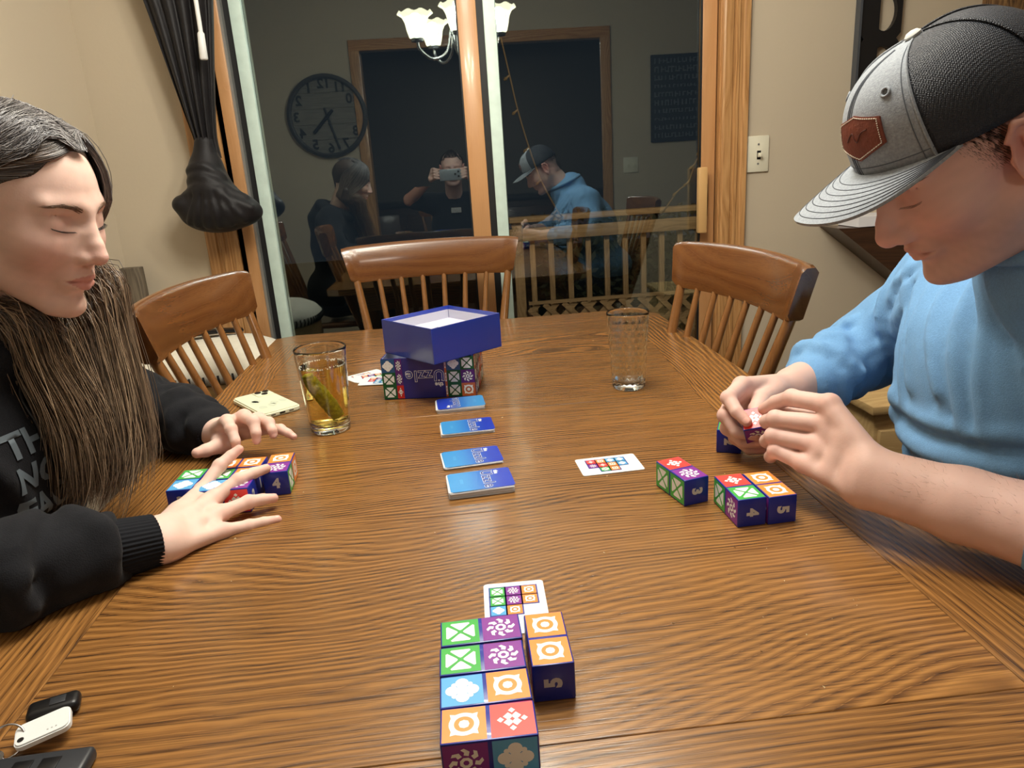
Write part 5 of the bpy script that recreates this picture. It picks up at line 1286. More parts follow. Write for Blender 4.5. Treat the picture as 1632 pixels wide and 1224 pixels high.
def ridge(F_, pts, h_, w_):
    pp_ = []
    for p in catmull(pts, 4):
        for _ in range(5):
            i_ = np.clip(np.round((p-F_.lo)/F_.v).astype(int), 1, F_.n-2); a_, b_, c_ = i_
            g_ = np.array([F_.F[a_+1, b_, c_]-F_.F[a_-1, b_, c_], F_.F[a_, b_+1, c_]-F_.F[a_, b_-1, c_], F_.F[a_, b_, c_+1]-F_.F[a_, b_, c_-1]], float)
            n_ = np.linalg.norm(g_)
            if n_ < 1e-6: break
            p = p-g_/n_*np.clip(F_.F[a_, b_, c_], -0.03, 0.03)*0.9
        if abs(F_.F[tuple(np.clip(np.round((p-F_.lo)/F_.v).astype(int), 0, F_.n-1))]) < 0.008: pp_.append(p)
    if len(pp_) < 3: return
    P_ = np.array(pp_); m = 3*w_+0.004
    sl = F_.win(P_.min(0)-m, P_.max(0)+m)
    if sl is None: return
    X, Y, Z = F_.grid(sl); D = None
    for i in range(len(P_)-1):
        a, ba = P_[i], P_[i+1]-P_[i]; q = np.clip(((X-a[0])*ba[0]+(Y-a[1])*ba[1]+(Z-a[2])*ba[2])/max(ba@ba, 1e-9), 0, 1)
        d_ = (X-a[0]-q*ba[0])**2+(Y-a[1]-q*ba[1])**2+(Z-a[2]-q*ba[2])**2; D = d_ if D is None else np.minimum(D, d_)
    F_.F[sl] -= (h_*np.exp(-D/(w_*w_))).astype(np.float32)
# hood gathered round the neck
nk = W_((-0.045, 0, -0.165))
for i in range(14):
    a1, a2 = math.pi*2*i/14, math.pi*2*(i+1)/14
    def hp(a): return nk+np.array([0.075*math.cos(a)-0.012, 0.088*math.sin(a), -0.030*math.cos(a)-0.012])
    rr_ = 0.026+0.014*(0.5-0.5*math.cos(a1)); f.cap(hp(a1), hp(a2), rr_, rr_, 0.012)
f.ell(tuple(nk+np.array([-0.10, 0, -0.045])), (0.07, 0.10, 0.065), 0.03)
f.ell(tuple(nk+np.array([0.02, 0, 0.02])), (0.050, 0.054, 0.06), 0.008, 's')
# folds
rw = np.random.RandomState(3)
def fold(pts, r, k=0.012, mode='u'):
    ridge(f, pts, r*1.25, r*1.2)
    ridge(f, [tuple(np.array(p)+np.array([0.0, 0.006, -r*2.0])) for p in pts], -r*0.7, r*1.0)
w0 = np.array(wr1); d1 = (el1-w0)/np.linalg.norm(el1-w0); sd = np.cross(d1, (0, 0, 1)); sd /= np.linalg.norm(sd)
for t, tilt, rr_, rad in ((0.055, 0.02, 0.010, 0.040), (0.080, -0.03, 0.011, 0.047), (0.125, 0.03, 0.010, 0.050), (0.17, -0.02, 0.009, 0.052)):
    fold([w0+d1*(t+tilt*math.cos(a)*0.9)+(math.cos(a)*-sd+math.sin(a)*np.array([0, 0, 1]))*rad for a in np.linspace(-1.3, 1.9, 6)], rr_, 0.010)
w0 = np.array(wr2); d2 = (el2-w0)/np.linalg.norm(el2-w0); sd2 = np.cross(d2, (0, 0, 1)); sd2 /= np.linalg.norm(sd2)
for t, tilt, rr_, rad in ((0.045, 0.02, 0.009, 0.040), (0.085, -0.03, 0.011, 0.045), (0.13, 0.03, 0.011, 0.050), (0.17, -0.03, 0.009, 0.052)):
    fold([w0+d2*(t+tilt*math.cos(a)*0.9)+(math.cos(a)*-sd2+math.sin(a)*np.array([0, 0, 1]))*rad for a in np.linspace(-1.0, 2.6, 6)], rr_, 0.010)
    fold([w0+d2*(t+tilt*math.cos(a)*0.9)+(math.cos(a)*sd2+math.sin(a)*np.array([0, 0, 1]))*rad for a in np.linspace(-1.0, 2.6, 6)], rr_*.8, 0.010)
for z_ in (0.80, 0.74): fold([(-0.545+rw.normal()*.01, y, z_+0.02*math.sin(9*y+z_*40)) for y in np.linspace(0.76, 1.06, 5)], 0.008, 0.02)
fold([(-0.60, 0.76, 0.96), (-0.57, 0.80, 0.90), (-0.56, 0.84, 0.82)], 0.010, 0.02); fold([(-0.60, 1.06, 0.95), (-0.56, 1.03, 0.88), (-0.54, 0.98, 0.80)], 0.010, 0.02)
f.disp(lambda X, Y, Z: 0.0022*np.sin(38*X+22*Y+9*np.sin(12*Z))*np.sin(30*Z+14*Y))
P, Q = f.mesh(2)
P[:, 2] = np.where((P[:, 0] > -0.53) & (P[:, 2] < TOP+0.003) & (P[:, 2] > TOP-0.06), TOP+0.003, P[:, 2])
hd = link('hoodie', np_mesh(P, Q), M_HOOD, wm)
bvh = BVHTree.FromPolygons([Vector(p) for p in P], Q.tolist())
for w0, d_, e_c in ((np.array(wr1), d1, 0.098), (np.array(wr2), d2, 0.066)):
    ribs('cuff', [w0+d_*e_c, w0+d_*e_c*0.55, w0+d_*0.010], [0.043 if e_c > .09 else 0.0385, 0.0385, 0.0352], M_RIB, wm, 40, 0.0010, 0.86)
# drawcord and printed lettering laid on the chest
def drape(pt, d=(-1, 0, 0), start=0.4):
    o = Vector(pt)-Vector(d)*start; h_ = bvh.ray_cast(o, Vector(d)); return h_[0]
cord = []
for y, z in ((0.868, 1.00), (0.862, 0.96), (0.858, 0.92), (0.856, 0.88), (0.862, 0.84), (0.87, 0.80)):
    q = drape((-0.5, y, z)); cord.append(tuple(q+Vector((0.004, 0, 0))) if q else (-0.5, y, z))
tube('drawcord', catmull(cord, 4), 0.0032, M_BLACKP, hd, 8)
M_LOGO = mat('grey_print', (104, 116, 124), 0.7)
for i, s in enumerate(('THE', 'NORTH', 'FACE')):
    me = text_me(s, 0.043, 0.0016, 0.0, 1.02, align='LEFT'); bm = bmesh.new(); bm.from_mesh(me)
    bmesh.ops.subdivide_edges(bm, edges=[e for e in bm.edges if e.calc_length() > 0.012], cuts=3, use_grid_fill=True); bmesh.ops.triangulate(bm, faces=bm.faces[:])
    for v in bm.verts:
        q = drape((-0.4, 0.808+v.co.x, 0.905-0.042*i+v.co.y)); v.co = (q+Vector((0.0016, 0, 0.0004))) if q is not None else Vector((-0.56, 0.795+v.co.x, 0.9-0.042*i+v.co.y))
    bm.to_mesh(me); bm.free(); link('printed_lettering', me, M_LOGO, hd)
# jeans and shoes
f = Field((-0.95, 0.68, 0.02), (-0.33, 1.12, 0.66), 0.010)
f.ell((-0.69, 0.90, 0.54), (0.12, 0.17, 0.09), 0.03)
legs(f, [(-0.67, 0.83, 0.53), (-0.67, 0.97, 0.53)], [(-0.42, 0.82, 0.53), (-0.42, 0.98, 0.53)], [(-0.43, 0.82, 0.08), (-0.43, 0.98, 0.08)], (0.078, 0.062, 0.050))
P, Q = f.mesh(1); link('jeans', np_mesh(P, Q), M_JEAN, wm)
for y in (0.82, 0.98): shoe(wm, (-0.43, y, 0), (1, 0, 0), M_WHITE)
# ---- hair
M_HAIR = mat('brown_hair', (104, 90, 78), 0.38, spec=0.6, noise=0.25, nscale=30); M_HAIRT = mat('long_hair', (104, 90, 78), 0.30, spec=0.8, attr='tint')
M_HAIRL = mat('light_brown_hair', (150, 128, 106), 0.38, spec=0.6)
M_HAIRD = mat('dark_brown_hair', (72, 59, 50), 0.45, spec=0.4)
rh = np.random.RandomState(11)
SK = np.array([-0.014, 0, 0.030]); SR = np.array([0.096, 0.074, 0.082])
def on_skull(az, el, lift):
    """az from the front (0) round to the back (pi), sign = side; el elevation"""
    d = np.array([math.cos(el)*math.cos(az), math.cos(el)*math.sin(az), math.sin(el)]); return SK+d*(SR+lift)
PY = 0.004
def hang(w):
    """room-space guide curves for the falling hair"""
    G = [[A(168, 425, 1.00), A(190, 520, .985), A(212, 620, .955), A(222, 700, .93), A(205, 775, .905)],
         [A(140, 490, .975), A(165, 560, .965), A(190, 660, .935), A(196, 735, .915), A(170, 810, .885)],
         [A(95, 520, .95), A(125, 590, .935), A(155, 670, .91), A(165, 750, .895), A(140, 825, .875)],
         [A(48, 515, .90), A(80, 590, .895), A(118, 665, .89), A(134, 730, .885), A(140, 805, .875)],
         [A(8, 505, .875), A(50, 585, .875), A(90, 658, .875), A(112, 712, .875), A(130, 790, .870)]]
    w = np.clip(w, 0, 3.999); i = int(w); t = w-i
    return [G[i][k]*(1-t)+G[i+1][k]*t for k in range(5)]
under = []
NS = 5200
lists = {0: [], 1: [], 2: []}
for n in range(NS):
    side = 1 if rh.rand() < 0.42 else -1
    u = rh.rand()**1.3; lift = rh.uniform(0.005, 0.012)
    # root somewhere along the parting or behind it
    x0_ = 0.072-0.165*u; s0 = np.array([x0_, PY+side*abs(rh.normal())*0.004, 0])
    el0 = math.asin(min(1, math.sqrt(max(0, 1-((x0_-SK[0])/(SR[0]+.006))**2)))) if True else 0
    s0[2] = SK[2]+(SR[2]+lift*0.6)*math.sqrt(max(0.02, 1-((x0_-SK[0])/(SR[0]+0.012))**2))
    pts = [s0]
    if side < 0:
        # sweeps down and back over the near temple, behind the ear
        for t in (0.25, 0.5, 0.75, 1.0):
            az = -np.interp(u, [0, 1], [np.interp(t, [.25, .5, .75, 1], [0.42, 0.78, 1.20, 1.80]), np.interp(t, [.25, .5, .75, 1], [2.0, 2.25, 2.4, 2.5])])
            el = np.interp(u, [0, 1], [np.interp(t, [.25, .5, .75, 1], [0.86, 0.56, 0.30, 0.0]), np.interp(t, [.25, .5, .75, 1], [0.95, 0.5, 0.15, -0.15])])
            az += rh.normal()*0.05; el += rh.normal()*0.04
            d = on_skull(az, el, lift+0.004*t); pts.append(d)
        loc = [W_(p) for p in pts]+[W_((-0.055-0.02*u, -0.072, -0.065)), W_((-0.060, -0.062+0.02*rh.rand(), -0.115))]
        hgl = hang(rh.uniform(2.7, 4.0)) 
    else:
        for t in (0.25, 0.5, 0.75, 1.0):
            az = 0.35+0.9*u+0.55*t*(0.5+u); el = 1.15*(1-t)**0.9+0.0-0.18*t
            pts.append(on_skull(az, el, lift+0.006*t))
        loc = [W_(p) for p in pts]+[W_((0.010-0.08*u+0.01*rh.rand(), 0.086+0.006*rh.rand(), -0.060)), W_((0.0-0.07*u, 0.088, -0.100))]
        hgl = hang(rh.uniform(0, 2.6))
    off = rh.normal(size=3)*0.008
    hg = [p+off*(1+0.25*k)+rh.normal(size=3)*0.0014 for k, p in enumerate(hgl)]
    ln = rh.uniform(0.78, 1.0)
    path = catmull(loc+hg, 5); ncut = int(len(path)*ln); path = path[:ncut]
    # resample to a fixed count
    s = np.concatenate([[0], np.cumsum(np.linalg.norm(np.diff(path, axis=0), axis=1))]); q = np.linspace(0, s[-1], 30)
    path = np.stack([np.interp(q, s, path[:, k]) for k in range(3)], 1)
    ph_ = rh.uniform(0, 6.28); path += (np.sin(np.linspace(0, 9, 30)+ph_)[:, None])*rh.normal(size=3)*0.0012*np.linspace(0, 1, 30)[:, None]
    lists[(0, 0, 0, 1, 2)[rh.randint(5)]].append(path)
# shorter hairs rooted along the near hairline, combed back over the temple
for n in range(3400):
    a0 = rh.uniform(0.12, 1.75); hl_ = np.interp(a0, [0.1, 0.3, 0.57, 0.73, 0.9, 1.07, 1.3, 1.7], [0.66, 0.60, 0.46, 0.31, 0.21, 0.12, 0.02, -0.08]); e0 = hl_+abs(rh.normal())*0.30-0.02
    if e0 > 1.35: continue
    lf = rh.uniform(0.0045, 0.0075); pts = [on_skull(-(a0+1.15*t), e0*(1-0.35*t)-0.22*t, lf*(0.55 if t == 0 else 1)+0.001*t) for t in (0, 0.25, 0.5, 0.75, 1.0)]
    path = catmull([W_(p) for p in pts], 7); s = np.linspace(0, len(path)-1, 30); path = np.stack([np.interp(s, np.arange(len(path)), path[:, k]) for k in range(3)], 1); lists[(0, 0, 1, 1, 2)[rh.randint(5)]].append(path)
# flyaway hairs
for n in range(70):
    path = lists[0][rh.randint(len(lists[0]))].copy(); e = np.linspace(0, 1, 30)[:, None]; path += rh.normal(size=3)*0.007*np.sin(e*math.pi*rh.uniform(0.6, 2.2)+rh.uniform(0, 3)); lists[2].append(path)
hr = strands('hair', lists[0], 0.00062, M_HAIRT, wm, 1, cols=((94, 90, 90), (128, 106, 84))); hr['kind'] = 'stuff'
strands('hair_lowlights', lists[1], 0.0006, M_HAIRT, hr, 2, cols=((60, 56, 56), (84, 68, 54)))['kind'] = 'stuff'
strands('hair_highlights', lists[2], 0.00052, M_HAIRT, hr, 3, cols=((142, 138, 136), (168, 144, 116)))['kind'] = 'stuff'
# dense inner layer so that no scalp or cloth shows through
f = Field((-0.13, -0.11, -0.10), (0.11, 0.12, 0.14), 0.003)
f.ell(SK, SR+0.0025, 0.001)
f.ell((0.093, 0, -0.012), (0.065, 0.066, 0.098), 0.012, 's')
f.ell((0.050, 0, -0.045), (0.060, 0.095, 0.070), 0.012, 's')
f.ell((-0.02, 0, -0.10), (0.10, 0.09, 0.055), 0.01, 's')
P, Q = f.mesh(1); pl_ = [(WC+(WR@P.T).T, Q, np.zeros((len(P), 3)))]
f = Field((-0.72, 0.78, 0.76), (-0.36, 1.06, 1.16), 0.004)
for w_, r_ in ((0.5, 0.011), (1.2, 0.013), (2.0, 0.013), (2.5, 0.011), (3.0, 0.012), (3.7, 0.012)):
    g_ = catmull(hang(w_), 4)[:-3]; st_ = [W_((-0.03, 0.088 if w_ < 2.6 else -0.064, -0.06)), W_((-0.03, 0.088 if w_ < 2.6 else -0.06, -0.10))]
    pp = [*st_, *g_]; f.chain(pp, [r_]*2+list(np.linspace(r_, r_*0.55, len(g_))), 0.012)
P, Q = f.mesh(1); pl_.append((P, Q, np.zeros((len(P), 3))))
P, Q, c = join_np(pl_); link('hair_underlayer', np_mesh(P, Q), M_HAIRD, hr)
# eyebrows and lashes
def brows(parent, T_, R_, m, n, zoff, thick, L_, seed, man, sides=(1, -1)):
    rb_ = np.random.RandomState(seed); out = []
    for s in sides:
        for i in range(n):
            u = rb_.rand(); x = 0.0865-0.020*u**1.6; y = s*(0.013+0.034*u); z = zoff+0.0055*math.sin(u*2.4)+rb_.normal()*thick*(1-0.6*u)
            d = np.array([0, s*0.85, 0.40-0.65*u]); d /= np.linalg.norm(d); q_ = []
            for t in np.linspace(0, 1, 5):
                w_ = np.array([0, y, z])+d*L_*t; q_.append(T_+R_@np.array([face_x(man, w_[1], w_[2])+0.0003+0.0010*math.sin(t*3), w_[1], w_[2]]))
            out.append(q_)
    o = strands('eyebrows', out, 0.00032, m, parent, seed); o['kind'] = 'stuff'
def lashes(parent, T_, R_, m, seed, man):
    out = []
    for s in (1, -1):
        for i in range(46):
            u = i/45; y = s*(0.019+0.026*u); z = -0.0045+0.003*u*u-0.0012*math.sin(u*math.pi)
            if man and i % 2: continue
            x = face_x(man, y, z+0.0012)-0.0002; p = np.array([x, y, z]); d = np.array([0.75, s*0.35*u, -0.55])
            out.append([T_+R_@(p+d*0.006*t+np.array([0, 0, 0.0022*t*t])) for t in np.linspace(0, 1, 5)])
    o = strands('eyelashes', out, 0.00020, m, parent, seed); o['kind'] = 'stuff'
# find the skin in front of a brow or lash point so that they sit on it
brows(wm, WC, WR, mat('brow_brown', (132, 104, 84), 0.5), 130, 0.0185, 0.0017, 0.008, 5, False)
lashes(wm, WC, WR, mat('lash_dark', (34, 24, 20), 0.5), 6, False)
# ================================================================== the man
mn = thing('person', 'person in a trucker cap and light blue sweatshirt turning a block in both hands', 'person', (0.82, 0.80, 0.0))
P, Q, c = head(True)
parts = [(MC+(MR@P.T).T, Q, c)]
wl = A(1386, 762, 0.690)
ml = [A(1322, 645, 0.765), A(1314, 676, 0.765), A(1299, 708, 0.763), A(1280, 738, 0.762)]
fl = [[A(1262, 634, 0.815), A(1236, 641, 0.845), A(1217, 652, 0.862)],
      [A(1236, 668, 0.805), A(1222, 672, 0.836), A(1224, 668, 0.862)],
      [A(1233, 695, 0.798), A(1222, 703, 0.828), A(1226, 700, 0.852)],
      [A(1236, 718, 0.790), A(1228, 728, 0.815), A(1234, 726, 0.838)]]
tl = [A(1350, 700, 0.74), A(1300, 672, 0.80), A(1250, 662, 0.845), A(1226, 664, 0.865)]
elL = np.array([0.605, 0.495, 0.812])
hl = hand(wl, ml, fl, tl, 1.08, [wl+(elL-wl)*0.35, wl+(elL-wl)*0.7, elL], [0.0255, 0.033, 0.041, 0.043], seed=3, base=(222, 184, 170))
wrr = A(1262, 622, 1.02)
mr_ = [A(1182, 614, 0.965), A(1172, 630, 0.962), A(1170, 655, 0.960), A(1178, 680, 0.958)]
fr = [[A(1161, 634, 0.925), A(1174, 656, 0.900), A(1190, 672, 0.886)],
      [A(1156, 662, 0.925), A(1174, 688, 0.905), A(1204, 694, 0.890)],
      [A(1160, 682, 0.928), A(1184, 704, 0.908), A(1210, 706, 0.893)],
      [A(1172, 698, 0.932), A(1194, 716, 0.915), A(1217, 716, 0.902)]]
tr_ = [A(1232, 624, 0.985), A(1214, 636, 0.955), A(1206, 652, 0.925), A(1206, 666, 0.902)]
elR = np.array([0.70, 1.15, 0.835])
hr2 = hand(wrr, mr_, fr, tr_, 1.06, [wrr+(elR-wrr)*0.5, elR], [0.028, 0.034, 0.042], seed=4, base=(222, 184, 170))
parts += [hl[:3], hr2[:3]]
f = Field((0.42, 0.42, 0.04), (1.10, 1.20, 1.14), 0.011)
f.ell((0.80, 0.80, 0.84), (0.10, 0.16, 0.20), 0.03); f.ell((0.86, 0.80, 0.56), (0.12, 0.17, 0.13), 0.05)
f.cap((0.77, 0.79, 1.0), M_((-0.052, 0, -0.15)), 0.050, 0.046, 0.03)
legs(f, [(0.84, 0.72, 0.54), (0.84, 0.90, 0.54)], [(0.50, 0.66, 0.55), (0.50, 0.96, 0.55)], [(0.54, 0.66, 0.10), (0.54, 0.96, 0.10)], (0.080, 0.058, 0.042))
P, Q = f.mesh(1); parts.append((P, Q, np.tile(np.array(s2l((206, 150, 128))), (len(P), 1))))
P, Q, c = join_np(parts); link('body', np_mesh(P, Q, col=c), M_SKIN, mn)
for a_, b_, r_ in hr2[3][:3]: nail(mn, a_, b_, (-0.35, -0.75, 0.45), r_, M_NAIL)
# sweatshirt
f = Field((0.40, 0.36, 0.50), (1.10, 1.34, 1.16), 0.0052)
f.ell((0.775, 0.81, 0.82), (0.175, 0.215, 0.20), 0.03); f.ell((0.84, 0.80, 0.62), (0.19, 0.22, 0.13), 0.05)
f.ell((0.720, 0.81, 0.92), (0.120, 0.185, 0.12), 0.06)
f.cap((0.765, 0.60, 0.985), (0.745, 0.98, 0.985), 0.082, 0.082, 0.05)
sL = np.array([0.765, 0.575, 0.965]); sR = np.array([0.745, 1.005, 0.955])
f.cap(sL, (0.70, 0.50, 0.88), 0.078, 0.070, 0.03); f.cap((0.70, 0.50, 0.88), elL+np.array([0.012, 0, 0.006]), 0.072, 0.066, 0.03)
f.cap(elL+np.array([0.012, 0, 0.006]), elL+(wl-elL)*0.28, 0.066, 0.053, 0.02)
mR = np.array([0.735, 1.10, 0.885])
f.cap(sR, mR, 0.078, 0.070, 0.03); f.cap(mR, elR, 0.070, 0.062, 0.03)
f.chain([elR, elR+(wrr-elR)*0.5, wrr+(elR-wrr)*0.22], [0.064, 0.054, 0.043], 0.025)
nk = M_((-0.045, 0, -0.145))
f.cap(nk+np.array([0.05, 0, -0.015]), nk+np.array([0.02, 0, -0.03]), 0.086, 0.088, 0.03)
def fold(pts, r, k=0.012, mode='u'):
    ridge(f, pts, r*1.25, r*1.2)
    ridge(f, [tuple(np.array(p)+np.array([0.0, 0.006, -r*2.0])) for p in pts], -r*0.7, r*1.0)
w0 = np.array(wrr); d4 = (elR-w0)/np.linalg.norm(elR-w0); sd = np.cross(d4, (0, 0, 1)); sd /= np.linalg.norm(sd)
for t, tilt, rad in ((0.075, 0.02, 0.042), (0.105, -0.025, 0.046), (0.14, 0.03, 0.052), (0.175, -0.03, 0.056)):
    for s in (1, -1): fold([w0+d4*(t+tilt*math.cos(a))+(math.cos(a)*s*sd+math.sin(a)*np.array([0, 0, 1]))*rad for a in np.linspace(-1.2, 1.9, 6)], 0.0085, 0.012)
# drawn folds from the shoulders across the chest and under the arm
for k in range(7):
    y0_ = 0.985-0.045*k; j_ = 0.012*math.sin(k*2.3); fold([(0.665-0.008*k, y0_+0.02, 1.04), (0.625+j_, y0_+0.008, 0.985), (0.603, y0_-0.012, 0.93+j_*2), (0.603, y0_-0.04-j_, 0.86-0.02*math.sin(k*1.7))], 0.0075+0.002*math.sin(k*3.1))
for k in range(5): fold([(0.72, 1.035+0.01*k, 1.01-0.03*k), (0.675, 1.06, 0.95-0.03*k), (0.66, 1.085, 0.89-0.025*k)], 0.0075)
for k, z_ in enumerate((0.835, 0.79, 0.74, 0.70)): fold([(0.66, 0.62, z_+0.04), (0.614, 0.73, z_+0.014), (0.603, 0.84, z_-0.004), (0.628, 0.965, z_-0.01)], 0.012 if k % 2 else 0.008)
fold([(0.612, 0.93, 0.83), (0.605, 0.955, 0.80), (0.62, 0.985, 0.785)], 0.014)
for k in range(4): fold([(0.62+0.03*k, 1.02, 0.80+0.05*k), (0.66+0.02*k, 1.00, 0.87+0.035*k), (0.70, 0.96, 0.95+0.02*k)], 0.007)
f.disp(lambda X, Y, Z: 0.0020*np.sin(30*Y+18*X+7*np.sin(9*Z))*np.sin(22*Z+9*X))
P, Q = f.mesh(2); shirt = link('sweatshirt', np_mesh(P, Q), M_SHIRT, mn)
sb = BVHTree.FromPolygons([Vector(p) for p in P], Q.tolist())
ribs('cuff', [w0+d4*0.090, w0+d4*0.060, w0+d4*0.034], [0.045, 0.0415, 0.040], M_SHIRTRIB, mn, 36, 0.0008, 0.9)
e2 = elL+(wl-elL)*0.35; dd = (elL-wl)/np.linalg.norm(elL-wl)
ribs('cuff', [e2+dd*0.03, e2+dd*0.01, e2-dd*0.006], [0.0545, 0.052, 0.0495], M_SHIRTRIB, mn, 36, 0.0008, 0.95)
# ribbed collar
cc_ = nk+np.array([0.012, 0, 0.004]); ring = [cc_+np.array([0.082*math.cos(a), 0.080*math.sin(a), 0.034*math.cos(a)+0.014]) for a in np.linspace(0, 2*math.pi, 49)]
v, fF = tube_vf(ring, 0.0135, 12, 0.6, cap=False); link('collar', mesh(v, fF, True), M_SHIRTRIB, mn)
f = Field((0.36, 0.54, 0.02), (1.08, 1.08, 0.68), 0.010)
f.ell((0.86, 0.80, 0.55), (0.15, 0.20, 0.10), 0.03)
legs(f, [(0.84, 0.71, 0.54), (0.84, 0.90, 0.54)], [(0.50, 0.66, 0.545), (0.50, 0.96, 0.545)], [(0.54, 0.66, 0.08), (0.54, 0.96, 0.08)], (0.095, 0.074, 0.058))
P, Q = f.mesh(1); link('jeans', np_mesh(P, Q), M_JEAN, mn)
for y in (0.66, 0.96): shoe(mn, (0.54, y, 0), (-1, 0, 0), M_BLACKP)
# short hair at the temple, behind the ear and the nape
M_HAIRM = mat('short_dark_hair', (52, 40, 34), 0.5, spec=0.4)
out = []; rb_ = np.random.RandomState(8)
for i in range(5200):
    s = 1 if rb_.rand() < .5 else -1; u = rb_.rand()
    if u < 0.45: az = rb_.uniform(0.95, 1.65); el = rb_.uniform(-0.42+0.35*max(0, 1.25-az)*2, 0.28)
    else: az = rb_.uniform(1.7, 3.14); el = rb_.uniform(-0.75, 0.25)
    if 1.45 < az < 1.95 and el < 0.05: continue
    p = on_skull(s*az, el, 0.001); 
    if az > 1.7 and el < -0.3: p[2] = -0.02+(el+0.3)*0.12; 
    d = np.array([-0.35, s*0.22, -0.75]); d /= np.linalg.norm(d); nrm = (p-SK)/np.linalg.norm(p-SK); L_ = rb_.uniform(0.006, 0.012)
    out.append([M_(p+(d*0.8+nrm*0.28)*L_*t) for t in np.linspace(0, 1, 4)])
o = strands('hair', out, 0.00028, M_HAIRM, mn, 9); o['kind'] = 'stuff'
brows(mn, MC, MR, M_HAIRM, 280, 0.0185, 0.0020, 0.008, 15, True); lashes(mn, MC, MR, MT['lash_dark'], 16, True)
# hairs on the bare forearm
out = []
for i in range(900):
    t = rb_.uniform(0.12, 0.95); p = wl+(elL-wl)*t; a = rb_.uniform(0.1, math.pi-0.1); rr_ = np.interp(t, [0, .35, .7, 1], [0.030, 0.037, 0.0425, 0.044])*1.0
    sd_ = np.cross(dd, (0, 0, 1)); sd_ /= np.linalg.norm(sd_); nrm = math.cos(a)*sd_+math.sin(a)*np.array([0, 0, 1.]); p = p+nrm*(rr_-0.002); L_ = rb_.uniform(0.006, 0.013)
    d = -dd*0.6+rb_.normal(size=3)*0.35; out.append([p+nrm*0.003*q*1.2+d*L_*q for q in np.linspace(0, 1, 5)])
o = strands('arm_hair', out, 0.00010, mat('fine_arm_hair', (150, 116, 92), 0.5), mn, 12); o['kind'] = 'stuff'
# ---- cap, in head coordinates
M_CAPG = cloth_mat('heather_grey_cap_cloth', (150, 156, 162), 0.16, bs=900); M_CAPB = mat('black_cap_mesh', (34, 38, 46), 0.45, spec=0.5)
nt = M_CAPB.node_tree; N = nt.nodes; L = nt.links; tc = N.new('ShaderNodeTexCoord'); vo = N.new('ShaderNodeTexVoronoi'); vo.inputs['Scale'].default_value = 640; vo.inputs['Randomness'].default_value = 0.25; L.new(tc.outputs['Object'], vo.inputs['Vector'])
bp = N.new('ShaderNodeBump'); bp.inputs['Strength'].default_value = 0.9; bp.inputs['Distance'].default_value = 0.0012; L.new(vo.outputs['Distance'], bp.inputs['Height']); L.new(bp.outputs[0], N['Principled BSDF'].inputs['Normal'])
def cap_pt(u, v, off=0.0):
    """u angle from the front, v 0 at the band .. 1 at the button"""
    A_, B_ = 0.1065+off, 0.0865+off; H_ = 0.099+off
    fr_ = 0.5+0.5*math.cos(u)
    ang_ = v*math.pi/2; pw = 0.60+0.26*(1-fr_)
    cr_ = math.cos(ang_)**pw; sz = math.sin(ang_)**0.95
    zb = 0.030+0.012*fr_*1.0-0.010*(1-fr_)
    return np.array([-0.010+0.010*math.sin(ang_)*0+A_*math.cos(u)*cr_, B_*math.sin(u)*cr_, zb+(H_+0.030-zb)*sz])
def cap_patch(name, u0, u1, m, nu=40, nv=22, off=0.0, v0=0.0):
    vs = []; fs = []
    for th in (0.0, -0.0018):
        for i in range(nu+1):
            for j in range(nv+1): vs.append(tuple(M_(cap_pt(u0+(u1-u0)*i/nu, v0+(0.985-v0)*j/nv, off+th))))
    o_ = (nu+1)*(nv+1)
    for i in range(nu):
        for j in range(nv):
            q = i*(nv+1)+j; fs.append((q, q+nv+1, q+nv+2, q+1)); fs.append((o_+q, o_+q+1, o_+q+nv+2, o_+q+nv+1))
    for i in range(nu): q = i*(nv+1); fs.append((q, o_+q, o_+q+nv+1, q+nv+1))
    for j in range(nv):
        fs.append((j, j+1, o_+j+1, o_+j)); q = nu*(nv+1)+j; fs.append((q, o_+q, o_+q+1, q+1))
    return link(name, mesh(vs, fs, True), m, cap_)
cap_ = thing('cap', 'grey trucker cap with black mesh back and leather patch on the man\'s head', 'cap', tuple(M_((0, 0, 0.08))))
UB = 0.92
cap_patch('front_panel', 0.0, UB, M_CAPG); cap_patch('front_panel', -UB, 0.0, M_CAPG)
for k in range(4):
    a0 = UB+(2*math.pi-2*UB)*k/4; cap_patch('mesh_panel', a0, a0+(2*math.pi-2*UB)/4, M_CAPB, 24, 22)
M_STITCH = mat('grey_thread', (92, 98, 106), 0.7); M_STD = mat('dark_thread', (64, 68, 76), 0.7)
def seam(name, pts, r, m): return tube(name, [M_(p) for p in pts], r, m, cap_, 6)
for s in (1, -1):
    seam('seam', [cap_pt(s*(UB-0.02-0.05*0), v, 0.0006) for v in np.linspace(0, 0.97, 24)], 0.0011, M_CAPG)
    seam('seam', [cap_pt(s*(UB-0.10), v, 0.0002) for v in np.linspace(0, 0.95, 24)], 0.0005, M_STITCH)
for o_ in (0.0, 0.05, -0.05): seam('seam', [cap_pt(o_, v, 0.0004) for v in np.linspace(0, 0.95, 24)], 0.0007 if o_ == 0 else 0.0004, M_STITCH)
seam('seam', [cap_pt(u, 0.055, 0.0003) for u in np.linspace(-UB, UB, 50)], 0.0005, M_STITCH)
for k in range(1, 4): a0 = UB+(2*math.pi-2*UB)*k/4; seam('seam', [cap_pt(a0, v, 0.0008) for v in np.linspace(0, 0.97, 24)], 0.0014, M_CAPB)
top_p = cap_pt(0, 0.999); me = lathe_me([(0.0001, -0.001), (0.0072, -0.0005), (0.0078, 0.002), (0.0055, 0.0044), (0.0001, 0.0058)], 24)
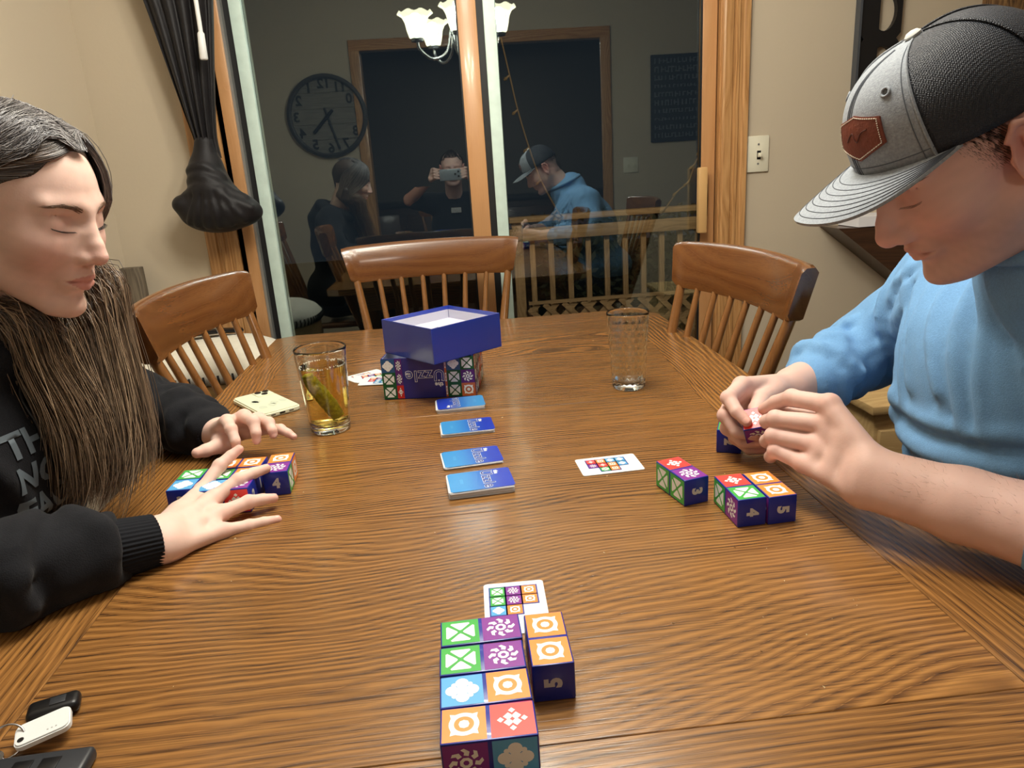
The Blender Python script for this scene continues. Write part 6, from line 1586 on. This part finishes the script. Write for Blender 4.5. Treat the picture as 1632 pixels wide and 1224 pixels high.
me.transform(Matrix.Translation(Vector(M_(top_p+np.array([0, 0, 0.0005])))) @ Matrix(MR.tolist()).to_4x4()); link('button', me, mat('cap_button', (196, 196, 190), 0.6), cap_)
for s in (1, -1):
    c_ = cap_pt(s*0.62, 0.56, 0.0008); n_ = cap_pt(s*0.62, 0.56, 0.01)-c_; n_ /= np.linalg.norm(n_); a_ = np.cross(n_, (0, 0, 1)); a_ /= np.linalg.norm(a_); b_ = np.cross(n_, a_)
    tube('eyelet', [M_(c_+0.0042*(math.cos(t)*a_+math.sin(t)*b_)) for t in np.linspace(0, 2*math.pi, 25)], 0.0013, M_CAPG, cap_, 8)
    tube('eyelet_hole', [M_(c_-n_*0.0004), M_(c_+n_*0.0004)], 0.0022, M_BLACKP, cap_, 12)
# visor
BA = 1.12
def brim_pt(s, t, dz=0.0):
    u = s*BA; b0 = cap_pt(u, 0.0, -0.001)
    ang_ = s*1.50; o_ = np.array([0.082+0.092*max(0, math.cos(ang_))**0.85, 0.086*math.sin(ang_), 0])
    if abs(s) >= 0.999: o_ = np.array([b0[0], b0[1], 0])
    t = t*1.0; q_ = t*(1-abs(s)**3.2); p = b0*(1-q_)+np.array([o_[0], o_[1], b0[2]])*q_
    drop = 0.003*t-0.006*t*t-2.2*(p[1]**2)*(0.35+0.65*t)*(t**0.4)
    e = min(1, (1-abs(s))/0.18)
    return np.array([p[0], p[1], b0[2]+0.001+drop*(1-abs(s)**3.2)+dz])
vs = []; fs = []; nu, nv = 48, 12
for dz in (0.0, -0.0032):
    for i in range(nu+1):
        for j in range(nv+1): vs.append(tuple(M_(brim_pt(-1+2*i/nu, j/nv, dz))))
o_ = (nu+1)*(nv+1)
for i in range(nu):
    for j in range(nv): q = i*(nv+1)+j; fs.append((q, q+nv+1, q+nv+2, q+1)); fs.append((o_+q, o_+q+1, o_+q+nv+2, o_+q+nv+1))
    q = i*(nv+1)+nv; fs.append((q, q+nv+1, o_+q+nv+1, o_+q)); q = i*(nv+1); fs.append((q, o_+q, o_+q+nv+1, q+nv+1))
br_ = link('visor', mesh(vs, fs, True), M_CAPG, cap_); br_.data.set_sharp_from_angle(angle=R(50))
for t in (0.90, 0.79, 0.68, 0.57, 0.46, 0.35, 0.24):
    v, fF = tube_vf([M_(brim_pt(s, t, 0.0002)) for s in np.linspace(-0.97, 0.97, 60)], 0.00042, 5); link('stitching', mesh(v, fF, True), M_STD, br_)
# leather patch
hexa = [(0, 0.0345), (0.034, 0.0215), (0.0345, -0.0175), (0, -0.0345), (-0.0345, -0.0175), (-0.034, 0.0215)]
def patch_pt(x, z, off):
    u = 0.17+x/0.090; v_ = 0.29+z/0.200; return cap_pt(u, v_, off)
vs = []; fs = []
def hexpt(a, r):
    # point on the hexagon outline at parameter a (0..6), scaled by r
    i = int(a) % 6; t = a-int(a); p = np.array(hexa[i])*(1-t)+np.array(hexa[(i+1) % 6])*t; return p*r
nA, nR = 48, 6
for off in (0.0026, 0.0004):
    for j in range(nR+1):
        for i in range(nA): p = hexpt(6*i/nA, max(j/nR, 0.001)); vs.append(tuple(M_(patch_pt(p[0], p[1], off))))
o_ = nA*(nR+1)
for j in range(nR):
    for i in range(nA): a0, a1 = j*nA+i, j*nA+(i+1) % nA; fs.append((a0, a0+nA, a1+nA, a1)); 
for i in range(nA): a0, a1 = nR*nA+i, nR*nA+(i+1) % nA; fs.append((a0, o_+a0, o_+a1, a1))
M_LEATH = mat('brown_leather', (118, 60, 44), 0.5, noise=0.12, nscale=120, bump=0.3, bscale=300)
pt_ = link('leather_patch', mesh(vs, fs, True), M_LEATH, cap_); pt_.data.set_sharp_from_angle(angle=R(50))
V = []; F = []
for i in range(66):
    a = 6*i/66; P_ = [M_(patch_pt(*hexpt(a+q*0.055, 0.90), 0.0030)) for q in (0, 0.5, 1.0)]
    v, fF = tube_vf(P_, 0.00055, 5, off=len(V)); V += v; F += fF
link('patch_stitching', mesh(V, F, True), mat('cream_thread', (222, 210, 190), 0.7), pt_)
P_ = [M_(patch_pt(x, z, 0.0028)) for x, z in catmull([(-0.014, -0.004, 0), (-0.004, 0.008, 0), (0.002, -0.006, 0), (0.010, 0.006, 0), (0.018, 0.009, 0)], 6)[:, :2]]
tube('embossed_mark', P_, 0.0007, mat('leather_dark', (84, 42, 32), 0.5), pt_, 6)
# block held between the fingertips
hc = A(1226, 674, 0.892)
HM = Matrix.Translation(Vector(hc)) @ Matrix.Rotation(R(-20), 4, 'Z') @ Matrix.Rotation(R(-14), 4, 'Y') @ Matrix.Rotation(R(34), 4, 'X')
block('puzzle block with red top held between the man\'s fingertips', None, 0, ('red', 'green'), ('purple', 'green'), ('orange', 'blue'), '1', M=HM)
# ================================================================== the photographer, seen in the glass
pg = thing('person', 'person in a black t-shirt raising a phone, seen only reflected in the glass door', 'person', (0.03, -0.36, 0.0))
M_HEADP = None
P, Q, c = head(True)
PCn = np.array([0.045, -0.255, 1.215]); PRm = rot3(math.pi/2, 0.12, 0)
f = Field((-0.50, -0.70, 0.36), (0.56, 0.08, 1.10), 0.010)
f.ell((0.05, -0.37, 0.80), (0.15, 0.10, 0.20), 0.03); f.ell((0.05, -0.42, 0.54), (0.17, 0.13, 0.12), 0.05)
f.cap((0.05, -0.34, 0.98), PCn+PRm@np.array((-0.045, 0, -0.15)), 0.055, 0.050, 0.03)
sl_, sr_ = np.array([-0.13, -0.35, 0.985]), np.array([0.23, -0.35, 0.985])
eL_, eR_ = np.array([-0.27, -0.26, 1.02]), np.array([0.37, -0.26, 0.98]); wL_, wR_ = np.array([-0.105, -0.085, 1.155]), np.array([0.155, -0.085, 1.150])
for s_, e_, w_ in ((sl_, eL_, wL_), (sr_, eR_, wR_)): f.cap(s_, e_, 0.052, 0.044, 0.03); f.cap(e_, w_, 0.044, 0.028, 0.012)
P2, Q2 = f.mesh(1)
pp = [(PCn+(PRm@P.T).T, Q, c), (P2, Q2, np.tile(np.array(s2l((206, 150, 128))), (len(P2), 1)))]
for sg, w_ in ((-1, wL_), (1, wR_)):
    px = 0.03+sg*0.062
    mc = [w_+np.array([-sg*0.015, 0.03, 0.055-0.018*i]) for i in range(4)]
    fg = [[m+np.array([-sg*0.012, 0.028, 0.004]), m+np.array([-sg*0.030, 0.036, 0.0]), m+np.array([-sg*0.046, 0.030, -0.002])] for m in mc]
    th = [w_+np.array([0, 0.02, 0.0]), w_+np.array([-sg*0.02, 0.022, 0.0]), w_+np.array([-sg*0.035, 0.030, 0.0]), w_+np.array([-sg*0.050, 0.036, 0.002])]
    for m in mc: m[1] = min(m[1], -0.055)
    hh = hand(w_, mc, fg, th, 1.0, vox=0.003, seed=20)
    hp_ = hh[0].copy(); hp_[:, 1] = np.minimum(hp_[:, 1], -0.016); pp.append((hp_, hh[1], hh[2]))
P, Q, c = join_np(pp); link('body', np_mesh(P, Q, col=c), M_SKIN, pg)
f = Field((-0.40, -0.72, 0.40), (0.50, -0.12, 1.12), 0.008)
f.ell((0.05, -0.37, 0.80), (0.19, 0.14, 0.21), 0.03); f.ell((0.05, -0.42, 0.56), (0.20, 0.15, 0.12), 0.05); f.cap(sl_, sr_, 0.07, 0.07, 0.04)
for s_, e_ in ((sl_, eL_), (sr_, eR_)): f.cap(s_, s_+(e_-s_)*0.75, 0.070, 0.064, 0.03)
f.ell(tuple(PCn+PRm@np.array((-0.045, 0, -0.13))), (0.07, 0.07, 0.06), 0.01, 's')
P, Q = f.mesh(1); ts = link('tshirt', np_mesh(P, Q), M_GREYT, pg)
f = Field((-0.28, -0.66, 0.02), (0.38, 0.16, 0.66), 0.012)
f.ell((0.05, -0.42, 0.54), (0.20, 0.14, 0.10), 0.03); legs(f, [(-0.03, -0.40, 0.54), (0.13, -0.40, 0.54)], [(-0.09, 0.02, 0.54), (0.19, 0.02, 0.54)], [(-0.09, -0.02, 0.08), (0.19, -0.02, 0.08)], (0.095, 0.074, 0.056))
P, Q = f.mesh(1); link('trousers', np_mesh(P, Q), M_JEAN, pg)
for x in (-0.09, 0.19): shoe(pg, (x, -0.02, 0), (0, 1, 0), M_BLACKP)
box('chest_print', (0.05, -0.232, 0.93), (0.07, 0.003, 0.035), mat('pale_print', (200, 200, 200), 0.7), ts, 0.001, None)
out = []
for i in range(1800):
    az = rb_.uniform(0.75, 3.14)*(1 if rb_.rand() < .5 else -1); el = rb_.uniform(-0.5, 1.5)
    if abs(az) < 1.5 and el < 0.35: continue
    p = on_skull(az, el, 0.002); n_ = (p-SK)/np.linalg.norm(p-SK); d = np.array([-0.5, 0.1*np.sign(az), -0.5])
    out.append([PCn+PRm@(p+(d*0.7+n_*0.35)*0.03*t) for t in np.linspace(0, 1, 4)])
for i in range(900):
    az = rb_.uniform(-0.8, 0.8); el = rb_.uniform(0.55, 1.5); p = on_skull(az, el, 0.002); n_ = (p-SK)/np.linalg.norm(p-SK)
    out.append([PCn+PRm@(p+(np.array([-0.6, 0, 0.1])+n_*0.4)*0.03*t) for t in np.linspace(0, 1, 4)])
o = strands('hair', out, 0.0012, M_HAIRM, pg, 30); o['kind'] = 'stuff'
pho = thing('smartphone', 'phone held sideways in front of the face, reflected in the left pane', 'phone', (0.03, -0.02, 1.18))
bm = bmesh.new(); bm_box(bm, (0.03, -0.021, 1.172), (0.150, 0.008, 0.074), None, 0.003, 3); link('case', bm_mesh(bm, True, 40), mat('phone_silver', (150, 158, 164), 0.3, 0.3), pho)
for p in ((0.082, 1.190), (0.082, 1.160), (0.060, 1.175)): tube('camera_lens', [(p[0], -0.017, p[1]), (p[0], -0.0145, p[1])], 0.007, M_BLACKP, pho, 16)
# ================================================================== curtain knot
f = Field((-0.90, 2.18, 1.00), (-0.54, 2.42, 1.33), 0.0036)
f.cap((-0.715, 2.325, 1.31), (-0.722, 2.325, 1.235), 0.030, 0.046, 0.02)
f.cap((-0.722, 2.322, 1.235), (-0.715, 2.318, 1.175), 0.050, 0.068, 0.02)
f.ell((-0.705, 2.315, 1.115), (0.118, 0.072, 0.066), 0.03)
f.ell((-0.800, 2.31, 1.140), (0.036, 0.045, 0.030), 0.014); f.ell((-0.625, 2.315, 1.105), (0.050, 0.048, 0.034), 0.02)
def fold(pts, r, k=0.008, mode='u'): ridge(f, pts, (r if mode == 'u' else -r)*0.8, r*0.9)
fold([(-0.775, 2.30, 1.205), (-0.745, 2.262, 1.222), (-0.705, 2.256, 1.212), (-0.660, 2.275, 1.180), (-0.625, 2.30, 1.14)], 0.014)
fold([(-0.770, 2.30, 1.235), (-0.735, 2.270, 1.250), (-0.695, 2.270, 1.240), (-0.665, 2.295, 1.215)], 0.012)
fold([(-0.785, 2.295, 1.170), (-0.745, 2.258, 1.190), (-0.700, 2.246, 1.188), (-0.655, 2.258, 1.155), (-0.605, 2.285, 1.115)], 0.013)
for x0_, x1_ in ((-0.745, -0.80), (-0.735, -0.765), (-0.715, -0.73), (-0.70, -0.695), (-0.68, -0.655), (-0.665, -0.615)):
    fold([(x0_, 2.256, 1.178), ((x0_+x1_)/2, 2.242, 1.125), (x1_, 2.262, 1.070)], 0.0085, 0.007)
fold([(-0.76, 2.256, 1.165), (-0.785, 2.254, 1.115), (-0.80, 2.28, 1.085)], 0.007, 0.006, 's')
fold([(-0.728, 2.243, 1.165), (-0.745, 2.240, 1.11), (-0.75, 2.265, 1.06)], 0.006, 0.006, 's'); fold([(-0.672, 2.246, 1.150), (-0.662, 2.248, 1.10), (-0.65, 2.27, 1.06)], 0.006, 0.006, 's')
P, Q = f.mesh(2); link('knot', np_mesh(P, Q), M_CURT, cur)
